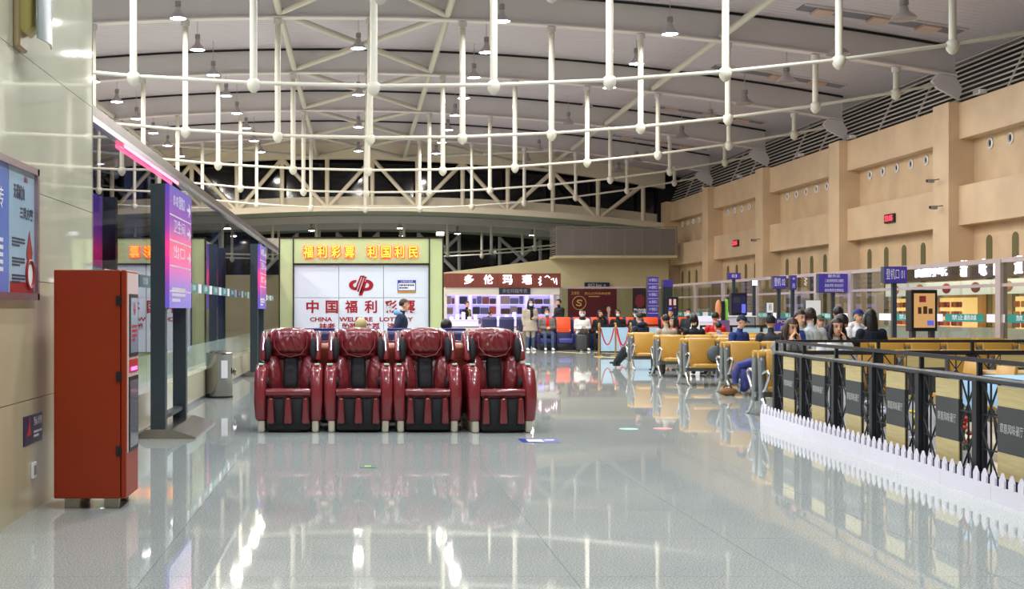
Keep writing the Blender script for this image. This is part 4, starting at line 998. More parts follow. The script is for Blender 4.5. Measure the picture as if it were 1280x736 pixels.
# blue quilted jacket hanging over the end seat of row A
M_JKT = mat('blue_quilt', '#2A2F70', 0.55, noise=0.6, nscale=11, bump=0.6, bscale=22)
jk = MB(); rings = []
path = [(0.02, -0.42, 0.02), (0.02, -0.58, 0.12), (0.05, -0.585, 0.30), (0.08, -0.56, 0.44), (0.2, -0.46, 0.50), (0.36, -0.32, 0.54), (0.5, -0.2, 0.66)]
wid = [0.05, 0.09, 0.12, 0.17, 0.21, 0.20, 0.12]
for (x, y, z), w in zip(path, wid):
    rings.append([(x + w * math.cos(2 * PI * k / 14) + 0.012 * math.sin(5 * k), y + 0.35 * w * math.sin(2 * PI * k / 14), z + 0.45 * w * math.sin(2 * PI * k / 14)) for k in range(14)])
jk.ring_loft(rings)
j = thing('jacket', 'blue quilted jacket lying over the end amber seat, sleeve hanging down', 'jacket', (6.72, 22.84, 0.06))
jk.build('body', M_JKT, j, 60)
MB().tube([(0.1, -0.5, 0.5), (-0.1, -0.53, 0.46), (-0.16, -0.56, 0.33), (-0.15, -0.55, 0.16)], [0.07, 0.08, 0.065, 0.05], 10).build('sleeve', M_JKT, j, 60)
sh_ = thing('shoe_bag', 'small brown bag on the floor under the blue jacket', 'bag', (6.45, 22.35, 0))
MB().ell((0, 0, 0.07), 0.17, 0.1, 0.07, 14, 8).build('body', mat('brown_bag', '#7A5228', 0.6, bump=0.3, bscale=15), sh_, 60)
MB().tube([(-0.08, 0, 0.13), (-0.05, 0, 0.17), (0.05, 0, 0.17), (0.08, 0, 0.13)], 0.01, 6).build('handle', mat('dark_brown', '#3A2818', 0.6), sh_)
gb = thing('grey_bag', 'grey backpack with a black strap on an amber seat', 'bag', (7.0, 25.15, 0.455))
MB().ell((0, 0.02, 0.17), 0.15, 0.11, 0.17, 14, 8).build('body', mat('grey_canvas', '#4A5052', 0.7, bump=0.2, bscale=20), gb, 60)
MB().tube([(0.05, -0.05, 0.31), (0.22, -0.04, 0.40), (0.40, -0.02, 0.36), (0.42, -0.05, 0.22)], 0.025, 8, flat=0.4).build('strap', M_BLACK, gb, 60)

# ================================================================== LATTICE FENCE AND WHITE PICKETS
M_IRON = mat('charcoal_iron', '#26282D', 0.4, 0.4)
M_PINE = mat('pine_board', '#C4B27C', 0.45, noise=0.10, nscale=3, stretch=(1, 1, 12))
M_SLATE = mat('slate_board', '#34373A', 0.5)
M_CHALK = mat('chalk_print', '#A8A8A4', 0.6)
def lattice_fence(label, A, B, mods, writing=True):
    A, B = Vector((*A, 0)), Vector((*B, 0)); d = B - A; L = d.length
    t = thing('lattice_fence', label, 'fence', A, math.atan2(d.y, d.x)); w = L / mods     # local x runs along the fence
    MB().tube([(0, 0, 0.93), (L, 0, 0.93)], 0.03, 8).build('rail', M_IRON, t, 60)
    MB().box(0, L, -0.02, 0.02, 1.065, 1.10).build('handrail', M_IRON, t)
    MB().box(0, L, -0.02, 0.02, 0.08, 0.11).build('bottom_rail', M_IRON, t)
    def bars(x0, x1):
        g = [('upright', (x0, 0.1), (x0, 0.92)), ('upright', (x1, 0.1), (x1, 0.92)), ('upright', ((x0 + x1) / 2, 0.1), ((x0 + x1) / 2, 0.92))]
        for z in (0.36, 0.64): g.append(('cross_bar', (x0, z), (x1, z)))
        for za, zb_ in ((0.1, 0.50), (0.50, 0.92)): g += [('diagonal', (x0, za), (x1, zb_)), ('diagonal', (x1, za), (x0, zb_))]
        for nm, a, b in g: MB().tube([(a[0], 0, a[1]), (b[0], 0, b[1])], 0.009, 5).build('lattice_' + nm, M_IRON, t)
    for i in range(mods + 1):
        x = i * w
        MB().box(x - 0.045, x + 0.045, -0.045, 0.045, 0, 0.91).build('post', M_IRON, t)
        if i % 1 == 0: MB().box(x - 0.018, x + 0.018, -0.018, 0.018, 0.95, 1.07).build('short_post', M_IRON, t)
        if i < mods:
            bars(x + 0.06, x + w * 0.30); bars(x + w * 0.70, x + w - 0.06)
            bd = MB().box(x + w * 0.30, x + w * 0.70, -0.018, 0.018, 0.37, 0.735).build('slate_panel', M_SLATE, t)
            MB().box(x + w * 0.30, x + w * 0.70, -0.017, 0.017, 0.735, 0.895).build('pine_panel', M_PINE, t)
            MB().box(x + w * 0.30, x + w * 0.70, -0.017, 0.017, 0.10, 0.37).build('pine_panel', M_PINE, t)
            if writing:
                tx_ = text('草原风味餐厅', 0.085, (x + w * 0.5, -0.02, 0.555), '-y', M_CHALK, bd, ext=0.001, bold=0.0008, width=w * 0.32)
    return t
FA, FB = (5.54, 16.95), (4.98, 8.05)
lattice_fence('charcoal lattice fence with pine and slate panels beside the open floor', FA, FB, 7)
lattice_fence('charcoal lattice fence closing the dining enclosure in front of the amber seats', (5.66, 17.0), (9.4, 17.0), 3, False)
M_PICK = mat('white_picket', '#E4E0EC', 0.35)
PA, PB = Vector((5.36, 17.05, 0)), Vector((4.84, 8.0, 0)); dv = PB - PA; PLn = dv.length
pk = thing('picket_edging', 'low white picket edging along the foot of the lattice fence', 'fence', PA, math.atan2(dv.y, dv.x))
nmod = 9; ml = PLn / nmod
for i in range(nmod):
    MB().box(i * ml + 0.002, (i + 1) * ml - 0.002, -0.008, 0.008, 0.0, 0.13).build('base_board', M_PICK, pk)
npk = int(PLn / 0.157)
pick = MB().prism([(-0.045, 0.13), (0.045, 0.13), (0.045, 0.19), (0.0, 0.245), (-0.045, 0.19)], 'y', -0.008, 0.008).mesh('picket', M_PICK)
for i in range(npk): link('picket', pick, pk, ((i + 0.5) * PLn / npk, 0, 0))
M_SHADOWB = mat('picket_shade_blue', '#241F5A', 0.5)
MB().box(0, PLn, 0.02, 0.03, 0.0, 0.20).build('picket_gap_shade', M_SHADOWB, pk)  # dark strip painted for the shade in the gaps between pickets
pk2 = thing('picket_edging', 'short white picket edging at the far end of the lattice fence', 'fence', (5.36, 17.06, 0), 0)
MB().box(0, 0.95, -0.008, 0.008, 0.0, 0.13).build('base_board', M_PICK, pk2)
for i in range(6): link('picket', pick, pk2, (0.08 + i * 0.157, 0, 0))

# ---- inside the enclosure
struct('floor_platform', MB().box(5.75, 11.0, 7.0, 17.0, 0.0, 0.012), mat('cream_mat', '#D9CDB6', 0.5), 'cream floor covering inside the dining enclosure')
M_CLOTH = mat('pale_blue_cloth', '#9CC4E4', 0.6, bump=0.2, bscale=5)
def draped_table(label, x, y, w, d, h):
    t = thing('draped_table', label, 'table', (x, y, 0.012))
    for sx in (-1, 1):
        for sy in (-1, 1): MB().box(sx * (w / 2 - 0.06) - 0.02, sx * (w / 2 - 0.06) + 0.02, sy * (d / 2 - 0.06) - 0.02, sy * (d / 2 - 0.06) + 0.02, 0, h - 0.03).build('leg', M_IRON, t)
    MB().box(-w / 2, w / 2, -d / 2, d / 2, h - 0.03, h).build('table_top', M_PINE, t)
    b = MB(); n = 40; top = []; low = []; mid = []
    for k in range(n):
        a = 2 * PI * k / n; c, s_ = math.cos(a), math.sin(a); m = max(abs(c), abs(s_)); px, py = c / m, s_ / m
        top.append((px * (w / 2 + 0.01), py * (d / 2 + 0.01), h + 0.012)); mid.append((px * (w / 2 + 0.03), py * (d / 2 + 0.03), h - 0.05))
        f = 0.03 * math.sin(k * 2.2); low.append((px * (w / 2 + 0.05 + f), py * (d / 2 + 0.05 + f), h - 0.28 + 0.06 * math.sin(k * 1.3)))
    b.ring_loft([top, mid, low], False); b.add(top, [tuple(range(n))])
    b.build('cloth', M_CLOTH, t, 50); return t
draped_table('table under a pale blue cloth behind the lattice fence', 6.55, 12.4, 0.8, 1.7, 0.80)
draped_table('second table under a pale blue cloth nearer the camera', 6.55, 9.6, 0.8, 1.9, 0.86)
def wood_table(label, x, y, w=1.2, d=0.7, h=0.74):
    t = thing('dining_table', label, 'table', (x, y, 0.012))
    MB().rbox(-w / 2, w / 2, -d / 2, d / 2, h - 0.035, h, 0.01, 2).build('table_top', mat('light_wood_top', '#CDB183', 0.35, noise=0.08, nscale=4, stretch=(1, 8, 1)), t)
    for sx in (-1, 1):
        for sy in (-1, 1): MB().tube([(sx * (w / 2 - 0.08), sy * (d / 2 - 0.08), 0), (sx * (w / 2 - 0.12), sy * (d / 2 - 0.12), h - 0.035)], 0.018, 6).build('leg', M_IRON, t)
    return t
wood_table('light wooden dining table beside the blue draped table', 7.7, 13.2); wood_table('light wooden dining table at the far corner of the enclosure', 8.2, 15.6)
def dining_chair(label, x, y, rz):
    t = thing('dining_chair', label, 'chair', (x, y, 0.012), rz, 'dining chairs in the enclosure')
    MB().rbox(-0.21, 0.21, -0.21, 0.21, 0.41, 0.46, 0.02).build('seat', M_YSEAT, t, 40)
    MB().rprism([(0.17, 0.5), (0.21, 0.5), (0.27, 0.86), (0.23, 0.88)], 'x', -0.2, 0.2, 0.012, 2).build('backrest', M_YSEAT, t, 40)
    for sx in (-1, 1):
        MB().tube([(sx * 0.18, -0.18, 0.41), (sx * 0.2, -0.21, 0)], 0.013, 6).build('leg', M_IRON, t)
        MB().tube([(sx * 0.2, 0.24, 0), (sx * 0.18, 0.18, 0.41), (sx * 0.17, 0.24, 0.84)], 0.013, 6).build('leg', M_IRON, t)
dining_chair('amber dining chair on the fence side of the wooden table', 6.8, 13.9, PI / 2 + PI); dining_chair('amber dining chair on the wall side of the wooden table', 8.65, 13.2, PI / 2); dining_chair('amber dining chair at the far enclosure corner table', 7.3, 15.7, -PI / 2)
# flower pots along the fence
M_LEAF = mat('leaf_green', '#4A6A2A', 0.6)
rf = random.Random(5)
def flower_pot(label, x, y, col, z=0.012):
    t = thing('flower_pot', label, 'plant', (x, y, z))
    MB().lathe([(0.07, 0), (0.10, 0.18), (0.105, 0.19), (0.09, 0.19), (0.01, 0.17)], n=14).build('pot', M_WHITE, t, 40)
    MB().cyl(0, 0, 0.16, 0.30, 0.012, 6).build('stem', M_LEAF, t)
    m = mat('petal' + col[1:], col, 0.5)
    fb = MB(); lb2 = MB()
    for i in range(16):
        a, r, h = rf.uniform(0, 2 * PI), rf.uniform(0.0, 0.12), rf.uniform(0.26, 0.50)
        p = (r * math.cos(a), r * math.sin(a), h)
        fb.ell(p, 0.035, 0.035, 0.022, 8, 4); lb2.tube([(0, 0, 0.18), (p[0] * 0.7, p[1] * 0.7, h * 0.75), p], [0.004, 0.012, 0.003], 5)
    o = fb.build('flowers', m, t, 60); o['kind'] = 'stuff'; o = lb2.build('leaves', M_LEAF, t, 60); o['kind'] = 'stuff'
flower_pot('potted yellow flowers behind the lattice fence', 5.70, 13.02, '#E8C81E'); flower_pot('potted red flowers behind the lattice fence', 5.60, 11.9, '#C0302A'); flower_pot('potted white flowers behind the lattice fence', 5.76, 14.15, '#C8D0E8')
flower_pot('potted pink flowers behind the lattice fence', 5.56, 10.8, '#D0607A')
# low white round-topped planter boards
def white_board(label, x, y, rz):
    t = thing('planter_board', label, 'edging', (x, y, 0.012), rz)
    poly = [(-0.16, 0), (0.16, 0), (0.16, 0.42)] + [(0.16 * math.cos(a), 0.42 + 0.12 * math.sin(a)) for a in [PI * i / 8 for i in range(1, 8)]] + [(-0.16, 0.42)]
    MB().prism(poly, 'y', -0.01, 0.01).build('board', M_PICK, t); MB().box(-0.14, 0.14, 0.011, 0.03, 0, 0.1).build('foot', M_PICK, t)
for i in range(13):
    y = 16.1 - 0.56 * i; white_board(f'white round-topped planter board, {ordn[i]} from the far end of the lattice fence', 5.93 - 0.063 * (16.1 - y), y, PI / 2 - 0.06)

# ================================================================== SHOPS AND SIGNS ON THE RIGHT
M_GLOWW = mat('lit_shop_letter', '#FFFFFF', 0.4, emit='#DCD6FF', estr=2.2)
M_WARMGLOW = mat('warm_case', '#E8C890', 0.4, emit='#FFCC80', estr=1.1)
fs2 = thing('food_stall', 'food stall with glowing white sign letters and warm lit cases by the limestone wall', 'shop', (16.9, 0, 0))
MB().box(0.25, 0.6, 26.5, 41.6, 2.38, 2.86).build('sign_board', mat('stall_board', '#6A5248', 0.5), fs2)
text('面馆小吃', 0.5, (0.22, 38.3, 2.62), '-x', M_GLOWW, fs2, 'lit_character', 0.03, 0.006, width=2.1, height=0.34)
for i, (y, ch) in enumerate(((36.2, '新'), (35.1, '味'), (34.3, '面'), (33.2, '道'), (31.6, '香'))):
    text(ch, 0.5, (0.22, y, 2.62), '-x', M_GLOWW, fs2, 'lit_character', 0.03, 0.006, width=0.36)
foods = ['#C0502A', '#D08A50', '#A83A30', '#8A3A3A', '#C07A40']
for i in range(7):
    y = 41.4 - i * 1.75
    b = MB().box(0.15, 0.25, y - 1.6, y, 1.92, 2.32).build('menu_board', mat('menu_white', '#E6E2DA', 0.4, emit='#FFFFFF', estr=0.3), fs2)
    MB().ell((0.14, y - 0.8, 2.12), 0.02, 0.28, 0.15, 14, 6).build('food_print', mat('food%d' % (i % 5), foods[i % 5], 0.5), b, 60)
MB().box(0.0, 0.9, 26.5, 41.6, 0, 1.0).build('counter', M_SHOPW, fs2)
for i, (ya, yb) in enumerate(((40.2, 41.4), (36.8, 37.45), (37.55, 38.3), (32.4, 33.9))):
    c = MB().box(0.5, 0.9, ya, yb, 1.0, 1.85).build('lit_case', M_WARMGLOW, fs2)
    for q in range(3):
        for r_ in range(4):
            yy = ya + (yb - ya) * (r_ + 0.25) / 4
            MB().rbox(0.42, 0.49, yy, yy + (yb - ya) * 0.16, 1.03 + q * 0.27, 1.19 + q * 0.27, 0.02, 1).build('food_item', MATS['food%d' % ((q + r_) % 5)], c)
L = bpy.data.lights.new('stall_light', 'AREA'); L.shape = 'RECTANGLE'; L.size = 0.4; L.size_y = 11; L.energy = 22; L.color = (1.0, 0.85, 0.65)
lo_ = bpy.data.objects.new('stall_light', L); COL.objects.link(lo_); lo_.parent = fs2; lo_.location = (0.1, 33, 2.3)

def box_sign(label, px0, px1, py0, py1, X, msgs, m=M_PURP, post=True, cat='sign', name='gate_sign', depth=0.5, tm=None):
    """sign facing the camera, on a post"""
    D_ = X * F / ((px0 + px1) / 2 - CX)
    t = thing(name, label, cat, (0, D_, 0))
    xa, xb2, z0, z1 = wx(px0, D_), wx(px1, D_), wz(py1, D_), wz(py0, D_)
    b = MB().rbox(xa, xb2, 0, depth * 0.4, z0, z1, 0.01, 1).build('box', M_POST, t)
    f = MB().box(xa + 0.01, xb2 - 0.01, -0.012, 0, z0 + 0.01, z1 - 0.01).build('face', m, b)
    if post: MB().box((xa + xb2) / 2 - 0.05, (xa + xb2) / 2 + 0.05, 0.05, 0.15, 0, z0).build('post', M_POST, t); MB().rbox((xa + xb2) / 2 - 0.25, (xa + xb2) / 2 + 0.25, -0.05, 0.25, 0, 0.03, 0.008, 1).build('base', M_POST, t)
    n = len(msgs)
    for i, s in enumerate(msgs):
        z = z1 - (z1 - z0) * (i + 0.5) / n
        text(s, (z1 - z0) / n * 0.7, ((xa + xb2) / 2, -0.0125, z), '-y', tm or M_WFILM, f, ext=0.001, width=(xb2 - xa) * ((0.8 if i == 0 else 0.6) if len(s) > 3 else 0.4))
    return t
box_sign('purple gate sign reading 01 on a post in front of the food stall', 1105, 1134, 333, 354, 12.9, ['登机口 01'])
box_sign('purple gate sign with 02 hanging left of the big purple notice', 966, 983, 345, 361, 13.2, ['登机 02'])
box_sign('small dark purple gate sign near the totem', 910, 926, 341, 349, 13.4, ['03'])
box_sign('large purple notice board with rows of white characters', 1023, 1062, 342, 366, 13.55, ['服务区', '二连浩特登机口值机', '旅客须知 安全出行', '请勿携带违禁物品'])
box_sign('small white lit notice on the glass, left of the 02 sign', 940, 947, 350, 357, 13.6, ['i'], M_GLOWW, True)
box_sign('white standing board with a small black mark above the crowd', 1007, 1026, 375, 403, 12.6, ['·'], M_WHITE, True, 'board', 'standing_board')
box_sign('white cross pharmacy sign beside the 02 gate sign', 988, 996, 344, 362, 13.7, ['+', '药'], M_PURP, True, 'sign', 'gate_sign')
box_sign('white leaflet sheet standing behind the seated crowd', 958, 967, 378, 391, 12.8, ['通知'], M_WHITE, True, 'board', 'standing_board', tm=M_INK)
box_sign('purple counter banner with yellow lettering behind the crowd', 968, 1003, 398, 414, 11.8, ['POWER', '共享充电'], M_PURP, True, 'sign', 'counter_banner', tm=mat('yellow_print', '#D8C83A', 0.4))
def kiosk(label, px0, px1, py0, py1, X, screen, parts_):
    D_ = X * F / ((px0 + px1) / 2 - CX); t = thing('display_kiosk', label, 'kiosk', (0, D_, 0))
    xa, xb2, z0, z1 = wx(px0, D_), wx(px1, D_), wz(py1, D_), wz(py0, D_)
    b = MB().rbox(xa, xb2, 0, 0.3, z0, z1, 0.02, 2).build('cabinet', M_BLACK, t)
    s_ = MB().box(xa + 0.06, xb2 - 0.06, -0.008, 0, z0 + 0.08, z1 - 0.08).build('screen', screen, b)
    for (u0, u1, v0, v1, m) in parts_:
        MB().box(xa + (xb2 - xa) * u0, xa + (xb2 - xa) * u1, -0.012, -0.008, z0 + (z1 - z0) * v0, z0 + (z1 - z0) * v1).build('picture_block', m, s_)
    for x in (xa + 0.08, xb2 - 0.08): MB().box(x - 0.045, x + 0.045, 0.05, 0.2, 0, z0).build('post', M_POST, t)
    MB().rbox(xa, xb2, -0.1, 0.35, 0, 0.03, 0.01, 1).build('base', M_POST, t)
    return t
M_SCR1 = mat('screen_amber', '#B08A60', 0.2, emit='#C89860', estr=0.5); M_SCR2 = mat('screen_dark', '#1E1C34', 0.2, emit='#30285A', estr=0.25)
M_SK = mat('screen_skin', '#C8A090', 0.4, emit='#C8A090', estr=0.4); M_SB = mat('screen_blue', '#5A60C0', 0.4, emit='#5A60D0', estr=0.5); M_SBR = mat('screen_brown', '#5A3A28', 0.4)
kiosk('wide screen kiosk showing food pictures in front of the food stall', 1139, 1172, 362, 414, 12.4, M_SCR1, ((0.25, 0.38, 0.42, 0.58, M_SBR), (0.45, 0.6, 0.42, 0.6, M_SBR), (0.65, 0.8, 0.42, 0.55, M_SBR), (0.6, 0.85, 0.14, 0.26, M_SB), (0.3, 0.55, 0.7, 0.85, MATS['food2'])))
kiosk('dark screen kiosk with two portraits behind the orange chairs', 833, 848, 371, 394, 12.75, M_SCR2, ((0.22, 0.42, 0.55, 0.88, M_SK), (0.58, 0.8, 0.55, 0.88, M_SK), (0.2, 0.44, 0.3, 0.42, M_SB), (0.58, 0.82, 0.38, 0.46, MATS['food2'])))
kiosk('black vending kiosk with a blue lit panel on the white counter', 914, 934, 366, 394, 12.6, M_SCR2, ((0.65, 0.9, 0.1, 0.5, M_SB), (0.15, 0.55, 0.55, 0.8, M_POST)))
ct = thing('reception_counter', 'pale pink and grey reception counter behind the red jacketed person', 'counter', (0, 40.8, 0)); D_ = 40.8
MB().box(wx(904, D_), wx(943, D_), 0, 0.9, 0, wz(396, D_)).build('body', mat('pale_lilac', '#D9CBD8', 0.4), ct); MB().box(wx(904, D_) - 0.04, wx(943, D_) + 0.04, -0.04, 0.94, wz(396, D_), wz(394.5, D_)).build('top', M_WHITE, ct)
MB().box(wx(925, D_), wx(943, D_), -0.02, 0, 0.05, wz(396.5, D_)).build('grey_panel', M_GREY, ct)
ct = thing('light_box', 'glowing lilac light box counter behind the orange chairs end', 'counter', (0, 44.0, 0)); D_ = 44.0
MB().box(wx(868, D_), wx(892, D_), 0.05, 0.6, 0, wz(395, D_)).build('body', M_WHITE, ct); MB().box(wx(869, D_), wx(891, D_), 0.02, 0.05, wz(402, D_), wz(396, D_)).build('glow_panel', M_SHELFW, ct)
tv = thing('plush_stand', 'small toy stand with black and green boxes above the crowd', 'stand', (0, 38.5, 0)); D_ = 38.5
MB().box(wx(897, D_), wx(912, D_), 0, 0.3, 0, 1.18).build('cabinet', mat('stand_mauve', '#6A4A7A', 0.5), tv)
MB().rbox(wx(903, D_), wx(907, D_), 0.05, 0.2, 1.18, wz(376, D_), 0.01, 1).build('black_box', M_BLACK, tv); MB().rbox(wx(908.5, D_), wx(911, D_), 0.05, 0.2, 1.18, wz(374, D_), 0.01, 1).build('green_box', mat('lime_box', '#7AB83A', 0.5), tv)
MB().ell((wx(899.5, D_), 0.12, 1.5), 0.1, 0.1, 0.3, 12, 8).build('figure', mat('toy_orange', '#C07A50', 0.6), tv, 60)
tr_ = thing('steel_tray_stand', 'round steel tray on a pedestal beside the glass partition post', 'stand', (11.35, 21.6, 0)); 
MB().lathe([(0.2, 0), (0.2, 0.02), (0.05, 0.04), (0.04, 0.9), (0.26, 0.94), (0.28, 0.99), (0.26, 1.0), (0.01, 0.96)], n=20).build('pedestal', M_STEEL, tr_, 40)
# wall instruments
def clock(label, px, py, w, h):
    X = 17.8; D_ = X * F / (px - CX); z = wz(py, D_)
    t = thing('wall_clock', label, 'clock', (X, D_, z)); MB().rbox(-0.09, 0, -w / 2, w / 2, -h / 2, h / 2, 0.01, 1).build('case', M_BLACK, t)
    text('23:05', h * 0.8, (-0.092, 0, 0), '-x', mat('led_red', '#FF2030', 0.4, emit='#FF2030', estr=5), t, 'digits', ext=0.001, bold=0.006, width=w * 0.8)
clock('red digital wall clock between the slot windows and round vents', 1114, 273, 0.75, 0.3)
clock('red digital wall clock on the farther limestone panel', 921, 304, 0.8, 0.3)
def cctv(label, px, py):
    X = 17.5; D_ = X * F / (px - CX); t = thing('security_camera', label, 'camera', (X, D_, wz(py, D_)))
    MB().tube([(0, 0, 0.05), (-0.2, 0, 0.02)], 0.02, 6).build('bracket', M_GREY, t); MB().rbox(-0.36, -0.16, -0.06, 0.06, -0.06, 0.05, 0.02, 2).build('body', M_GREY, t); MB().tube([(-0.36, 0, 0), (-0.39, 0, 0)], 0.045, 10).build('lens', M_BLACK, t)
cctv('grey security camera low on the big limestone pilaster', 1178, 259); cctv('small grey security camera high on the big limestone pilaster', 1174, 226); cctv('dark security camera on the pilaster beside the farther red clock', 950, 300)
# small white ceiling spots along the louvres
for i, (px, py) in enumerate(((1225, 110), (1064, 165), (1000, 188), (924, 217), (880, 233))):
    X = 17.9; D_ = X * F / (px - CX)
    t = thing('spot_light', f'small white spotlight on the louvres, {["first","second","third","fourth","fifth"][i]} from the camera', 'lamp', (X, D_, 7.70)); MB().rbox(-0.12, 0.12, -0.2, 0.2, 0.0, 0.12, 0.02, 1).build('housing', M_WHITE, t); MB().box(-0.125, -0.12, -0.16, 0.16, 0.02, 0.10).build('lens', M_BULB_OFF, t)
# suitcase by the orange chairs
sc_ = thing('suitcase', 'upright dark grey suitcase in front of the orange chairs', 'suitcase', (wx(727, 46.4), 46.4, 0))
MB().rbox(-0.18, 0.18, -0.12, 0.12, 0.05, 0.60, 0.04, 3).build('shell', mat('suitcase_grey', '#3A3A3E', 0.4), sc_, 40)
for sx in (-1, 1): MB().tube([(sx * 0.09, 0.1, 0.6), (sx * 0.09, 0.1, 0.78)], 0.01, 6).build('handle_rod', M_STEEL, sc_); MB().ell((sx * 0.14, 0, 0.028), 0.02, 0.028, 0.028, 10, 6).build('wheel', M_BLACK, sc_)
MB().tube([(-0.1, 0.1, 0.785), (0.1, 0.1, 0.785)], 0.015, 6).build('handle_grip', M_BLACK, sc_)
for i, px in enumerate((654.5, 648)):
    sc2 = thing('suitcase', ('tall beige suitcase beside the standing woman', 'second beige suitcase farther from the standing woman')[i], 'suitcase', (wx(px, 47.4 + 0.0 * i), 47.4, 0))
    MB().rbox(-0.08, 0.08, -0.18, 0.18, 0.05, 0.68, 0.03, 3).build('shell', mat('suitcase_beige', '#8A7F72', 0.4), sc2, 40); MB().tube([(0, 0.12, 0.68), (0, 0.12, 0.9), (0, -0.05, 0.9), (0, -0.05, 0.68)], 0.01, 6).build('handle', M_STEEL, sc2)
    for sy in (-1, 1): MB().ell((0, sy * 0.13, 0.028), 0.028, 0.02, 0.028, 10, 6).build('wheel', M_BLACK, sc2)
# ================================================================== PEOPLE
def cm(name, col, rough=0.75, bump=0.15): return mat(name, col, rough, 0, 0.3, bump=bump, bscale=18)
SKIN = mat('skin', '#D3A183', 0.5, 0, 0.4); SKIN2 = mat('skin_warm', '#C08A6A', 0.5, 0, 0.4)
HAIR = mat('hair_black', '#15110F', 0.45, 0, 0.4, bump=0.3, bscale=60); HAIRB = mat('hair_brown', '#33221A', 0.45, 0, 0.4, bump=0.3, bscale=60); HAIRG = mat('hair_fair', '#B4A268', 0.5, bump=0.3, bscale=60)
EYE_M = mat('eye_dark', '#1A1210', 0.3); LIP = mat('lip', '#A85A50', 0.5); MASK = mat('face_mask', '#C9D6E2', 0.7)
JEAN = cm('denim', '#3E4F70'); BLKC = cm('black_cloth', '#17181C'); DKG = cm('dark_grey_cloth', '#32363C'); NAVY = cm('navy_cloth', '#1E2740'); SHOEW = mat('white_shoe', '#DCDCDC', 0.5); SHOEB = mat('black_shoe', '#1A1A1C', 0.4)

